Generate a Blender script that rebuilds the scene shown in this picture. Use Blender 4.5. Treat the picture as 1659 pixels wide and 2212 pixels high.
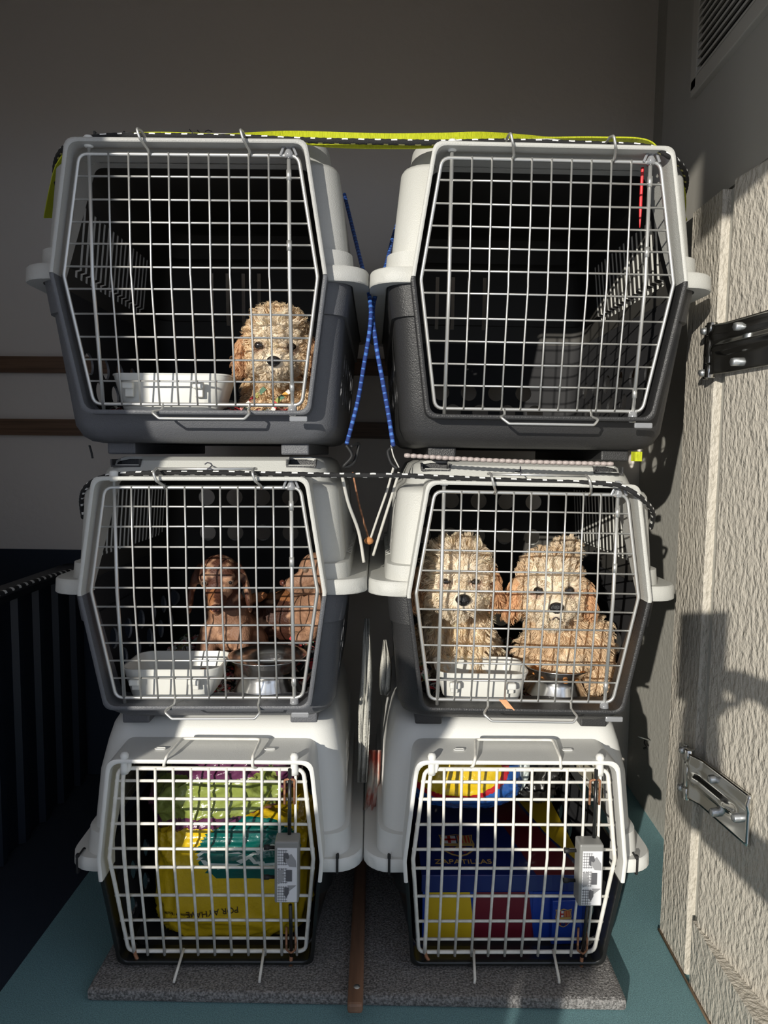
import bpy, bmesh, math, random
import numpy as np
from mathutils import Vector, Matrix, noise
random.seed(4); np.random.seed(4)
S = bpy.context.scene
for o in list(bpy.data.objects): bpy.data.objects.remove(o)
COL = S.collection
PI = math.pi
# ------------------------------------------------------------ camera, sky, sun, exposure
CAM = ((.99966109,-.02295951,-.01227013),(.02394034,.99593017,.0868905),(.01022523,-.0871548,.9961423))
cd = bpy.data.cameras.new('camera'); cam = bpy.data.objects.new('camera', cd); COL.objects.link(cam)
cm = Matrix(((CAM[0][0],CAM[0][2],-CAM[0][1]),(CAM[1][0],CAM[1][2],-CAM[1][1]),(CAM[2][0],CAM[2][2],-CAM[2][1])))
cam.matrix_world = cm.to_4x4()
cd.sensor_fit = 'VERTICAL'; cd.sensor_height = 36; cd.lens = 1538.3/2212*36; cd.clip_start = .02
S.camera = cam
S.view_settings.view_transform = 'Standard'; S.view_settings.look = 'None'; S.view_settings.gamma = 1
S.view_settings.use_curve_mapping = False; S.view_settings.exposure = 0.1
W = bpy.data.worlds.new('sky'); S.world = W; W.use_nodes = True
bg = W.node_tree.nodes['Background']; bg.inputs[0].default_value = (.72,.82,1,1); bg.inputs[1].default_value = .82
SUN = Vector((.42,1,-.25)).normalized()
sl = bpy.data.lights.new('sun','SUN'); sl.energy = 3.9; sl.color = (1,.95,.85); sl.angle = math.radians(.53)
so = bpy.data.objects.new('sun', sl); COL.objects.link(so); so.rotation_euler = SUN.to_track_quat('-Z','Y').to_euler(); so.location = (-2,-4,2)
try: S.cycles.max_bounces = 8
except Exception: pass
# ------------------------------------------------------------ materials
def mat(name, col, rough=.5, metal=0, bump=0, bscale=60, trans=0, sss=0, var=0, vscale=8, alpha=1, spec=.5, col2=None, stretch=None, coat=0):
    m = bpy.data.materials.new(name); m.use_nodes = True; nt = m.node_tree; b = nt.nodes['Principled BSDF']
    b.inputs['Base Color'].default_value = (*col,1); b.inputs['Roughness'].default_value = rough; b.inputs['Metallic'].default_value = metal
    b.inputs['Transmission Weight'].default_value = trans; b.inputs['Specular IOR Level'].default_value = spec; b.inputs['Alpha'].default_value = alpha
    b.inputs['Coat Weight'].default_value = coat
    if sss: b.inputs['Subsurface Weight'].default_value = sss; b.inputs['Subsurface Radius'].default_value=(.01,.008,.006)
    co = nt.nodes.new('ShaderNodeTexCoord'); mp = nt.nodes.new('ShaderNodeMapping'); nt.links.new(co.outputs['Object'], mp.inputs[0])
    if stretch: mp.inputs['Scale'].default_value = stretch
    if bump:
        n = nt.nodes.new('ShaderNodeTexNoise'); n.inputs['Scale'].default_value = bscale; n.inputs['Detail'].default_value = 5
        bp = nt.nodes.new('ShaderNodeBump'); bp.inputs['Strength'].default_value = min(bump,1); bp.inputs['Distance'].default_value = .004*max(bump,1)
        nt.links.new(mp.outputs[0], n.inputs[0]); nt.links.new(n.outputs[0], bp.inputs['Height']); nt.links.new(bp.outputs[0], b.inputs['Normal'])
    if var or col2:
        n = nt.nodes.new('ShaderNodeTexNoise'); n.inputs['Scale'].default_value = vscale; n.inputs['Detail'].default_value = 4
        r = nt.nodes.new('ShaderNodeValToRGB'); nt.links.new(mp.outputs[0], n.inputs[0]); nt.links.new(n.outputs[0], r.inputs[0]); nt.links.new(r.outputs[0], b.inputs['Base Color'])
        a, c = (col, col2) if col2 else (tuple(x*(1-var) for x in col), tuple(min(1,x*(1+var)) for x in col))
        r.color_ramp.elements[0].position = .38; r.color_ramp.elements[1].position = .62
        r.color_ramp.elements[0].color = (*a,1); r.color_ramp.elements[1].color = (*c,1)
    return m
M = {}
M['grey'] = mat('grey_plastic',(.40,.40,.385),.42,bump=.25,bscale=600)
M['grey2'] = mat('light_grey_plastic',(.50,.50,.47),.42,bump=.25,bscale=600)
M['charcoal'] = mat('charcoal_plastic',(.10,.104,.115),.42,bump=.3,bscale=500)
M['black'] = mat('black_plastic',(.028,.028,.029),.38,bump=.3,bscale=500)
M['white'] = mat('white_plastic',(.74,.74,.71),.4,bump=.1,bscale=500)
M['inner'] = mat('shade_dark_inside',(.05,.047,.042),.65)  # upper shell inside: darkened colour stands in for interior shade
M['inner2'] = mat('shade_black_inside',(.018,.018,.02),.75)  # lower shell inside: same plastic, painted near black as shade
M['cream'] = mat('yellowed_inside',(.42,.38,.28),.5)
M['gloss'] = mat('glossy_black_plastic',(.012,.013,.013),.25)
M['wire'] = mat('bare_steel_wire',(.60,.60,.58),.38,.75)
M['wirew'] = mat('white_coated_wire',(.78,.76,.70),.42,var=.08,vscale=60)
M['rust'] = mat('rusty_steel',(.32,.15,.08),.7,.2,var=.4,vscale=120)
M['cap'] = mat('white_cap_plastic',(.75,.75,.72),.35)
M['clear'] = mat('smoky_clear_plastic',(.45,.46,.48),.15,trans=.5)
M['chrome'] = mat('chrome',(.72,.72,.70),.12,1)
M['galv'] = mat('zinc_bolt',(.6,.62,.63),.35,.9)
# ------------------------------------------------------------ mesh helpers
def tag(o, label=None, cat=None, group=None, kind=None):
    if label: o['label'] = label
    if cat: o['category'] = cat
    if group: o['group'] = group
    if kind: o['kind'] = kind
    return o
def empty(name, loc, label, cat, group=None, rot=None):
    o = bpy.data.objects.new(name, None); o.empty_display_size = .05; COL.objects.link(o); o.location = loc
    if rot: o.rotation_mode = 'QUATERNION'; o.rotation_quaternion = rot
    return tag(o, label, cat, group)
def link(name, me, parent=None, label=None):
    o = bpy.data.objects.new(name, me); COL.objects.link(o)
    if parent: o.parent = parent
    if label: o['label'] = label
    return o
class MB:
    def __init__(s): s.v=[]; s.f=[]; s.m=[]; s.sm=[]
    def add(s, vs, fs, mi=0, smooth=True):
        k=len(s.v); s.v += [tuple(v) for v in vs]; s.f += [tuple(i+k for i in f) for f in fs]; s.m += [mi]*len(fs); s.sm += [smooth]*len(fs); return s
    def box(s, c, d, rot=None, mi=0, bev=0):
        x,y,z = d[0]/2,d[1]/2,d[2]/2
        if bev:
            b=min(bev,x*.9,y*.9,z*.9); vs=[]; idx={}
            bm=bmesh.new(); bmesh.ops.create_cube(bm,size=1); bmesh.ops.scale(bm,vec=d,verts=bm.verts)
            bmesh.ops.bevel(bm,geom=bm.edges[:],offset=b,segments=2,affect='EDGES',profile=.5)
            P=[v.co.copy() for v in bm.verts]; bm.verts.index_update(); F=[[v.index for v in f.verts] for f in bm.faces]; bm.free()
        else:
            P=[Vector(p) for p in ((-x,-y,-z),(x,-y,-z),(x,y,-z),(-x,y,-z),(-x,-y,z),(x,-y,z),(x,y,z),(-x,y,z))]
            F=[(0,3,2,1),(4,5,6,7),(0,1,5,4),(1,2,6,5),(2,3,7,6),(3,0,4,7)]
        if rot: P=[rot@p for p in P]
        return s.add([p+Vector(c) for p in P],F,mi,False)
    def tube(s, pts, r, n=8, mi=0, closed=False, caps=True, flat=None):
        pts=[Vector(p) for p in pts]; N=len(pts); rings=[]; up=None
        for i,p in enumerate(pts):
            if closed: t=(pts[(i+1)%N]-pts[i-1])
            else: t=(pts[min(i+1,N-1)]-pts[max(i-1,0)])
            t.normalize() if t.length>1e-9 else None
            if up is None:
                up = Vector((0,0,1)) if abs(t.z)<.9 else Vector((0,1,0))
            a=t.cross(up)
            if a.length<1e-6: a=t.orthogonal()
            a.normalize(); b=a.cross(t).normalized(); up=b
            rr=r[i] if isinstance(r,(list,tuple)) else r
            w,h=(rr,rr) if not flat else flat
            rings.append([p+a*(math.cos(2*PI*k/n)*w)+b*(math.sin(2*PI*k/n)*h) for k in range(n)])
        vs=[v for R in rings for v in R]; fs=[]
        for i in range(N if closed else N-1):
            j=(i+1)%N
            for k in range(n): fs.append((i*n+k,i*n+(k+1)%n,j*n+(k+1)%n,j*n+k))
        if caps and not closed: fs.append(tuple(range(n))[::-1]); fs.append(tuple((N-1)*n+k for k in range(n)))
        return s.add(vs,fs,mi)
    def cyl(s,a,b,r,n=16,mi=0,r2=None): return s.tube([a,b],[r,r if r2 is None else r2],n,mi)
    def lathe(s, prof, c=(0,0,0), n=32, mi=0, sq=0, ax=None):
        vs=[];N=len(prof)
        for (r,z) in prof:
            for k in range(n):
                a=2*PI*k/n; v=Vector((r*math.cos(a),r*math.sin(a),z))
                if ax: v=ax@v
                vs.append(v+Vector(c))
        fs=[(i*n+k,i*n+(k+1)%n,(i+1)*n+(k+1)%n,(i+1)*n+k) for i in range(N-1) for k in range(n)]
        return s.add(vs,fs,mi)
    def prism(s, poly, y0, y1, mi=0, f=None, smooth=False):
        """poly in (x,z) extruded along y"""
        n=len(poly); f=f or (lambda p:p)
        vs=[f(Vector((x,y0,z))) for x,z in poly]+[f(Vector((x,y1,z))) for x,z in poly]
        fs=[tuple(range(n)),tuple(range(2*n-1,n-1,-1))]+[(i,(i+n),(i+1)%n+n,(i+1)%n) for i in range(n)]
        return s.add(vs,fs,mi,smooth)
    def mesh(s, name, mats):
        me=bpy.data.meshes.new(name); me.from_pydata([tuple(v) for v in s.v],[],s.f)
        for m in (mats if isinstance(mats,(list,tuple)) else [mats]): me.materials.append(m)
        me.polygons.foreach_set('material_index',s.m); me.polygons.foreach_set('use_smooth',s.sm); me.update()
        return me
    def build(s, name, mats, parent=None, label=None): return link(name, s.mesh(name,mats), parent, label)
def autosmooth(me, ang=35):
    bm=bmesh.new(); bm.from_mesh(me)
    bmesh.ops.recalc_face_normals(bm,faces=bm.faces)
    for f in bm.faces: f.smooth=True
    for e in bm.edges:
        if len(e.link_faces)==2 and e.calc_face_angle(0)>math.radians(ang): e.smooth=False
    bm.to_mesh(me); bm.free(); return me
def boolean(me, cutter, op='DIFFERENCE'):
    bm=bmesh.new(); bm.from_mesh(cutter); bmesh.ops.recalc_face_normals(bm,faces=bm.faces); bm.to_mesh(cutter); bm.free()
    a=bpy.data.objects.new('tmp_a',me); b=bpy.data.objects.new('tmp_b',cutter); COL.objects.link(a); COL.objects.link(b)
    md=a.modifiers.new('b','BOOLEAN'); md.object=b; md.solver='EXACT'; md.operation=op
    dg=bpy.context.evaluated_depsgraph_get(); out=bpy.data.meshes.new_from_object(a.evaluated_get(dg))
    bpy.data.objects.remove(a); bpy.data.objects.remove(b); return out
def bez(p, n=12):
    """catmull-rom through points"""
    p=[Vector(q) for q in p]; out=[]
    for i in range(len(p)-1):
        a,b,c,d=p[max(i-1,0)],p[i],p[i+1],p[min(i+2,len(p)-1)]
        for k in range(n):
            t=k/n; out.append(.5*((2*b)+(c-a)*t+(2*a-5*b+4*c-d)*t*t+(-a+3*b-3*c+d)*t**3))
    return out+[p[-1]]
def fillet(poly, r, n=5, closed=True):
    out=[];N=len(poly); P=[Vector(p) for p in poly]
    rs = r if isinstance(r,(list,tuple)) else [r]*N
    for i in range(N):
        if not closed and i in (0,N-1): out.append(P[i]); continue
        p,a,b=P[i],P[i-1],P[(i+1)%N]; u=(a-p).normalized(); w=(b-p).normalized()
        ang=u.angle(w); d=min(rs[i]/math.tan(ang/2),(a-p).length*.45,(b-p).length*.45)
        q0=p+u*d; q1=p+w*d
        for k in range(n+1):
            t=k/n; out.append(q0*(1-t)**2+p*2*t*(1-t)+q1*t*t)
    return out
def rrect(hw, y0, y1, r, n=6):
    pts=[]
    for cx,cy,a0 in ((hw-r,y0+r,-PI/2),(hw-r,y1-r,0),(-hw+r,y1-r,PI/2),(-hw+r,y0+r,PI)):
        for k in range(n+1): a=a0+k/n*PI/2; pts.append((cx+r*math.cos(a),cy+r*math.sin(a)))
    return pts
def at(px,py,ax,val):
    f=1538.3; v=Vector(((px-829.5)/f,1,(1106-py)/f)); r=Matrix(CAM)@v
    return r*(val/r['XYZ'.index(ax)])
# ------------------------------------------------------------ the setting
MW = {}
MW['back'] = mat('beige_wall_panel',(.80,.74,.68),.6,bump=.35,bscale=45)
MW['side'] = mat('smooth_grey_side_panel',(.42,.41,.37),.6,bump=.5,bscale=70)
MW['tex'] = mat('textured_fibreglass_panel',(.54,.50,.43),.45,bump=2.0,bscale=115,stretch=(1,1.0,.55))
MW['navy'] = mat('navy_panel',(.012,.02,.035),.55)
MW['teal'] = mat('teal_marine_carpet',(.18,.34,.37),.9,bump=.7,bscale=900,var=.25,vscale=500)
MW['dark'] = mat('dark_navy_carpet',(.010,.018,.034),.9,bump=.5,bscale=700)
MW['mat'] = mat('grey_felt_carpet',(.25,.24,.235),.95,bump=1.6,bscale=330,var=.5,vscale=260)
MW['wood'] = mat('brown_wood_strip',(.15,.085,.05),.5,var=.25,vscale=20,stretch=(.2,1,6))
FZ=-.98; BY=2.05; XR=.68
def slab(name, c, d, m, kind='structure'):
    return tag(MB().box(c,d).build(name,m),kind=kind)
slab('wall_back',(-.3,BY+.02,.15),(2.6,.04,2.6),MW['back'])
slab('ceiling',(-.3,.24,1.33),(2.6,3.7,.04),MW['back'])  # reaches far outside the opening; front part added to shade the interior
slab('floor',(0.02,1.3,FZ-.02),(1.46,1.5,.04),MW['teal'])
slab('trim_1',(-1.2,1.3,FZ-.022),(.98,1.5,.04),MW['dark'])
slab('wall_left',(-1.62,1.65,.15),(.04,.85,2.6),MW['back'])
# lower navy band and wood strips on the back wall
z1=at(0,1185,'Y',BY).z
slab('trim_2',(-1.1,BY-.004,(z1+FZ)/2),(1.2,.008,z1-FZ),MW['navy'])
for i,(a,b) in enumerate(((770,805),(905,940))):
    za=at(60,a,'Y',BY-.012).z; zb=at(60,b,'Y',BY-.012).z
    slab('trim_%d'%(3+i),(-.3,BY-.009,(za+zb)/2),(2.56,.018,za-zb),MW['wood'])
slab('door_1',(-.98,.58,.1),(.04,1.2,2.4),MW['back'])
slab('wall_left_front',(-1.35,1.2,.15),(.7,.04,2.6),MW['back'])  # unseen, added to keep sun off the left of the back wall
slab('trim_13',(-.3,1.12,1.02),(2.6,.10,.52),MW['back'])  # unseen header, added to block skylight and darken the upper back wall
slab('trim_10',(.39,-.5,1.08),(1.25,.04,.46),MW['back'])  # invented panel behind the camera, added to shade the upper right wall
slab('trim_12',(-.93,-.72,-.37),(.93,.04,.20),MW['back'])  # invented panel behind the camera, added to shade the bottom carriers
slab('trim_14',(-1.0,-.72,-1.09),(.80,.04,1.24),MW['back'])  # narrower lower part of the invented blocker, leaves the right floor sunlit
slab('trim_11',(0,-6,-1.72),(14,10,.04),mat('sunlit_gravel',(.42,.36,.28),.9,var=.2,vscale=3))
# right side: recessed inner wall, textured jamb, textured door, upper wall
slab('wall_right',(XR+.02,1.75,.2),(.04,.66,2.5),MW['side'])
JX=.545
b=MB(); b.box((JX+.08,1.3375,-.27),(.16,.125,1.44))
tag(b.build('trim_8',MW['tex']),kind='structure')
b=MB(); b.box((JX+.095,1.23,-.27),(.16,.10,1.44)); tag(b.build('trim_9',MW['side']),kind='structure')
# door: hinged at the jamb, swung open toward the camera and slightly outward
DD=Vector((.15,-.99,0)).normalized(); DN=Vector((-.99,-.15,0)).normalized(); D0=Vector((JX+.003,1.242,0))
b=MB(); rot=Matrix((DD,-DN,Vector((0,0,1)))).transposed()
b.box(D0+DD*.3-DN*.03+Vector((0,0,-.205)),(.6,.06,1.32),rot,bev=.004)
tag(b.build('door_2',MW['tex']),kind='structure')
# lower kerb running toward the camera under the door
tag(MB().box((JX+.08,.98,FZ+.06),(.16,.54,.13)).build('trim_5',MW['tex']),kind='structure')
tag(MB().tube([(JX-.003,.7,FZ+.002),(JX-.003,1.4,FZ+.002)],.0025,6).build('trim_6',mat('tan_sealant',(.55,.38,.25),.6)),kind='structure')
# upper wall above door: smooth panel in the same plane, running on toward the camera
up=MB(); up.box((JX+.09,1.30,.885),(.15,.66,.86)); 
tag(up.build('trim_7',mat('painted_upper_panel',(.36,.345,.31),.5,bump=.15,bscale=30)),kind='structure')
# ------------------------------------------------------------ pet carriers
MODEL = {
 'A': dict(wt=.1745,wm=.2047,wb=.1748,zt=.19,zb=-.2028,hf=.2869,wB=.228,zB=-.2669,yb=.0324,fy=.009,fz=.001,roof=.264,rw=.263,pw=.236,lw=.258,D=.68,
      vx=[-.159+.0318*i for i in range(11)],hz=[.156,.12,.085,.051,.015,-.0196,-.058,-.094,-.13,-.165],foot=.02),
 'B': dict(wt=.1622,wm=.1899,wb=.1613,zt=.1748,zb=-.1908,hf=.2729,wB=.2105,zB=-.2478,yb=.0225,fy=.0165,fz=-.0046,roof=.226,rw=.244,pw=.221,lw=.24,D=.62,
      vx=[-.147+.0294*i for i in range(11)],hz=[.143,.109,.075,.040,.006,-.027,-.0595,-.0913,-.123,-.155],foot=.018),
 'C': dict(wt=.1614,wm=.1801,wb=.1641,zt=.1651,zb=-.2076,hf=.2685,wB=.178,zB=-.2316,yb=.0444,fy=.0292,fz=-.0377,roof=.2175,rw=.246,pw=.224,lw=.219,D=.6,
      vx=[-.153,-.128,-.097,-.066,-.035,-.004,.027,.058,.089,.120,.148],hz=[.142,.11,.0634,.0175,-.02,-.081,-.137,-.178],foot=0),
}
def hexpath(p, d=0, r=.018, dt=None, n=5):
    dt = d if dt is None else dt
    P=[(-p['wm']-d,0,0),(-p['wt']-d*.9,0,p['zt']+dt),(p['wt']+d*.9,0,p['zt']+dt),(p['wm']+d,0,0),(p['wb']+d*.9,0,p['zb']-d),(-p['wb']-d*.9,0,p['zb']-d)]
    pts=fillet(P,[.03,r,r,.03,r,r],n)
    return pts
def doory(p,z): return 0 if z>0 else p['yb']*z/p['zb']
def shell_solid(rings, t, cap_top):
    """rings from the open rim to the closed end; closed solid of thickness t"""
    n=len(rrect(.2,0,.5,.04)); vs=[]; fs=[]
    for (z,hw,y0,y1,r) in rings: vs += [(x,y,z) for x,y in rrect(hw,y0,y1,r)]
    inner=[]
    for i,(z,hw,y0,y1,r) in enumerate(rings):
        zz=z
        if i==len(rings)-1: zz = z-t if cap_top else z+t
        inner.append((zz,hw-t,y0+t,y1-t,max(r-t,.004)))
    inner[-2]=(rings[-2][0]+(-t*.6 if cap_top else t*.6),)+inner[-2][1:]
    for (z,hw,y0,y1,r) in inner: vs += [(x,y,z) for x,y in rrect(hw,y0,y1,r)]
    N=len(rings)
    def idx(lay,i,k): return (lay*N+i)*n+k%n
    for i in range(N-1):
        for k in range(n):
            fs.append((idx(0,i,k),idx(0,i,k+1),idx(0,i+1,k+1),idx(0,i+1,k)))
            fs.append((idx(1,i,k+1),idx(1,i,k),idx(1,i+1,k),idx(1,i+1,k+1)))
    for k in range(n): fs.append((idx(0,0,k+1),idx(0,0,k),idx(1,0,k),idx(1,0,k+1)))
    fs.append(tuple(idx(0,N-1,k) for k in range(n))); fs.append(tuple(idx(1,N-1,k) for k in range(n))[::-1])
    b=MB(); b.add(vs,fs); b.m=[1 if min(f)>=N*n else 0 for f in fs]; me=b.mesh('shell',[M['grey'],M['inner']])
    bm=bmesh.new(); bm.from_mesh(me); bmesh.ops.recalc_face_normals(bm,faces=bm.faces); bm.to_mesh(me); bm.free()
    return me
def lip(b, p, yfront, yback, upper, d0, d1, r=.018, dt0=None, dt1=None):
    """raised surround of the opening; upper half or lower half"""
    A=hexpath(p,d0,r,dt0); B=hexpath(p,d1,r,dt1)
    zsp=p['fz']
    sel=[i for i in range(len(A)) if (A[i].z>zsp-1e-6)==upper]
    # contiguous order
    n=len(A); start=[i for i in sel if (i-1)%n not in sel]
    s0=start[0]; order=[]; i=s0
    while i in sel and len(order)<n: order.append(i); i=(i+1)%n
    secs=[]
    def cut(P,i,j):
        t=(zsp-P[i].z)/(P[j].z-P[i].z); return P[i].lerp(P[j],t)
    pa=[cut(A,(order[0]-1)%n,order[0])]+[A[i] for i in order]+[cut(A,order[-1],(order[-1]+1)%n)]
    pb=[cut(B,(order[0]-1)%n,order[0])]+[B[i] for i in order]+[cut(B,order[-1],(order[-1]+1)%n)]
    vs=[];fs=[]
    for a,c in zip(pa,pb):
        ya=yfront(a.z); yc=yback(c.z)
        vs += [(a.x,ya,a.z),(a.x*.7+c.x*.3,ya-.0015,a.z*.7+c.z*.3),(a.x*.3+c.x*.7,ya-.0015,a.z*.3+c.z*.7),(c.x,ya,c.z),(c.x,yc,c.z),(a.x,yc,a.z)]
    m=6
    for i in range(len(pa)-1):
        for k in range(m): fs.append((i*m+k,i*m+(k+1)%m,(i+1)*m+(k+1)%m,(i+1)*m+k))
    fs.append(tuple(range(m))[::-1]); fs.append(tuple((len(pa)-1)*m+k for k in range(m)))
    b.add(vs,fs)
def make_model(key):
    p=MODEL[key]; D=p['D']; zB=p['zB']; C=key=='C'
    # cutters -----------------------------------------------------------
    cut=MB(); h=hexpath(p,.010 if not C else .012,.02,.012)
    cut.prism([(v.x,v.z) for v in h],-.3,.16)
    # round vents and slots
    cl=MB(); cu=MB()
    R=.0175 if C else .0205
    lo=((zB+.097,zB+.147) if key=='A' else (zB+.075,zB+.125)) if not C else (zB+.055,zB+.105)
    for s in (-1,1):
        for row,zz in enumerate(lo):
            for i in range(6):
                y=.13+i*.080+(.040 if row else 0)
                cl.cyl((s*.14,y,zz),(s*.35,y,zz),R,20)
        ns=15
        for i in range(16):
            y=.17+i*.0235
            cu.box((s*.24,y,.10 if not C else .08),(.16,.009,.125 if not C else .08))
    for row,zz in enumerate(lo):
        for i in range(4):
            x=-.105+.07*i+(.0 if row else .03)
            cl.cyl((x,D-.12,zz),(x,D+.1,zz),R,20)
    if key=='A':
        for i in range(4): cu.box((-.12+.04*i,D,.105),(.009,.2,.13))
    else:
        for row,zz in enumerate((.035,.125)):
            for i in range(5): cu.cyl((-.14+.07*i,D-.12,zz),(-.14+.07*i,D+.1,zz),R,20)
    if not C:
        for s in (-1,1): cu.box((s*.155,.07,p['roof']),(.046,.10,.028))
    # lower shell ---------------------------------------------------------
    yf=p['fy']+.003; lw=p['lw']; z0=p['fz']
    zb=zB; yB=.05 if not C else .03
    prof=[(z0+.004,lw,yf),(z0-.055,lw-.008,yf+.004),(z0-.056,lw-.013,yf+.0075)]
    nst=4
    zlow=zb+.03
    for k in range(1,nst+1):
        t=k/nst; prof.append((z0-.056+(zlow-z0+.056)*t,(lw-.013)+(p['wB']+.003-lw+.013)*t,yf+.0075+(yB-.012)*t))
    prof+= [(zb+.012,p['wB']-.006,yf+yB+.004),(zb+.003,p['wB']-.018,yf+yB+.014),(zb,p['wB']-.032,yf+yB+.028)]
    rings=[(z,w,y,D-(y-yf)*.6,.042) for z,w,y in prof]
    low=shell_solid(rings,.0045,False)
    low=boolean(boolean(low,cut.mesh('c',[])),cl.mesh('c',[]))
    # upper shell ----------------------------------------------------------
    rw,pw,rf=p['rw'],p['pw'],p['roof']
    if not C:
        led=p['zt']+.006
        prof=[(z0+.0,rw,yf),(z0+.048,rw-.004,yf+.001),(z0+.050,rw-.012,yf+.008),(led-.012,pw+.001,yf+.012),(led-.004,pw-.003,yf+.018),(led,pw-.010,yf+.03),(led+.003,pw-.014,yf+.05),(rf-.022,pw-.020,yf+.058),(rf-.007,pw-.028,yf+.066),(rf,pw-.042,yf+.082)]
    else:
        prof=[(z0,rw,yf),(z0+.06,rw-.004,yf+.008),(z0+.062,rw-.012,yf+.014),(.12,pw+.006,yf+.034),(rf-.045,pw-.004,yf+.05),(rf-.018,pw-.011,yf+.062),(rf-.006,pw-.018,yf+.07),(rf,pw-.032,yf+.085)]
    rings=[(z,w,y,D-(y-yf)*.5,.042 if i<7 else .05) for i,(z,w,y) in enumerate(prof)]
    upm=shell_solid(rings,.0045,True)
    upm=boolean(boolean(upm,cut.mesh('c',[])),cu.mesh('c',[]))
    # flange (closed ring slab), cut by the opening
    n=len(rrect(.2,0,.5,.04)); ft=.0215 if not C else .02; vs=[];fs=[]
    outer=[(p['hf']-.002,z0+ft,p['fy']-.001),(p['hf'],z0+ft-.003,p['fy']-.003),(p['hf']+.001,z0-.002,p['fy']-.004),(p['hf'],z0-.004,p['fy']-.003)]
    inn=[(rw-.003,z0-.004,yf+.003),(rw-.006,z0+ft,yf+.003)]
    L=[]
    for hw,z,y in outer: L.append([(x,yy,z) for x,yy in rrect(hw,y,D+.02,.05)])
    for hw,z,y in inn: L.append([(x,yy,z) for x,yy in rrect(hw,y,D-.003,.04)])
    vs=[v for l in L for v in l]
    for i in range(6):
        j=(i+1)%6
        for k in range(n): fs.append((i*n+k,i*n+(k+1)%n,j*n+(k+1)%n,j*n+k))
    fb=MB(); fb.add(vs,fs); fm=fb.mesh('f',[])
    bm=bmesh.new(); bm.from_mesh(fm); bmesh.ops.recalc_face_normals(bm,faces=bm.faces); bm.to_mesh(fm); bm.free()
    fc=MB(); hh=hexpath(p,.014,.02,.012); fc.prism([(v.x,v.z) for v in hh],-.3,.16)
    fm=boolean(fm,fc.mesh('c',[]))
    # surrounds
    def yfr_low(z): return doory(p,z)-.016
    def yb_low(z):
        t=max(0,min(1,(z0-z)/(z0-zlow))); return yf+yB*t+.012
    lb=MB(); lip(lb,p,yfr_low,yb_low,False,.010,.017)
    ub=MB()
    def yb_up(z):
        if not C: return yf+ (.02 if z<p['zt'] else .075)
        t=max(0,min(1,(z-z0)/(.178-z0))); return yf+.02+.045*t
    if not C: lip(ub,p,lambda z:-.018,yb_up,True,.010,.0165,dt0=.012,dt1=.0185)
    else: lip(ub,p,lambda z:-.010,yb_up,True,.012,.019,r=.022,dt0=.013,dt1=.020)
    def join(mes):
        bm=bmesh.new()
        for m_ in mes: bm.from_mesh(m_)
        o=bpy.data.meshes.new('shell'); bm.to_mesh(o); bm.free(); return autosmooth(o,38)
    lower=join([low,lb.mesh('l',[])]); upper=join([upm,fm,ub.mesh('u',[])])
    return lower, upper
def shift(me,dz):
    me.transform(Matrix.Translation((0,0,dz))); return me
MESH={k:make_model(k) for k in MODEL}
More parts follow.
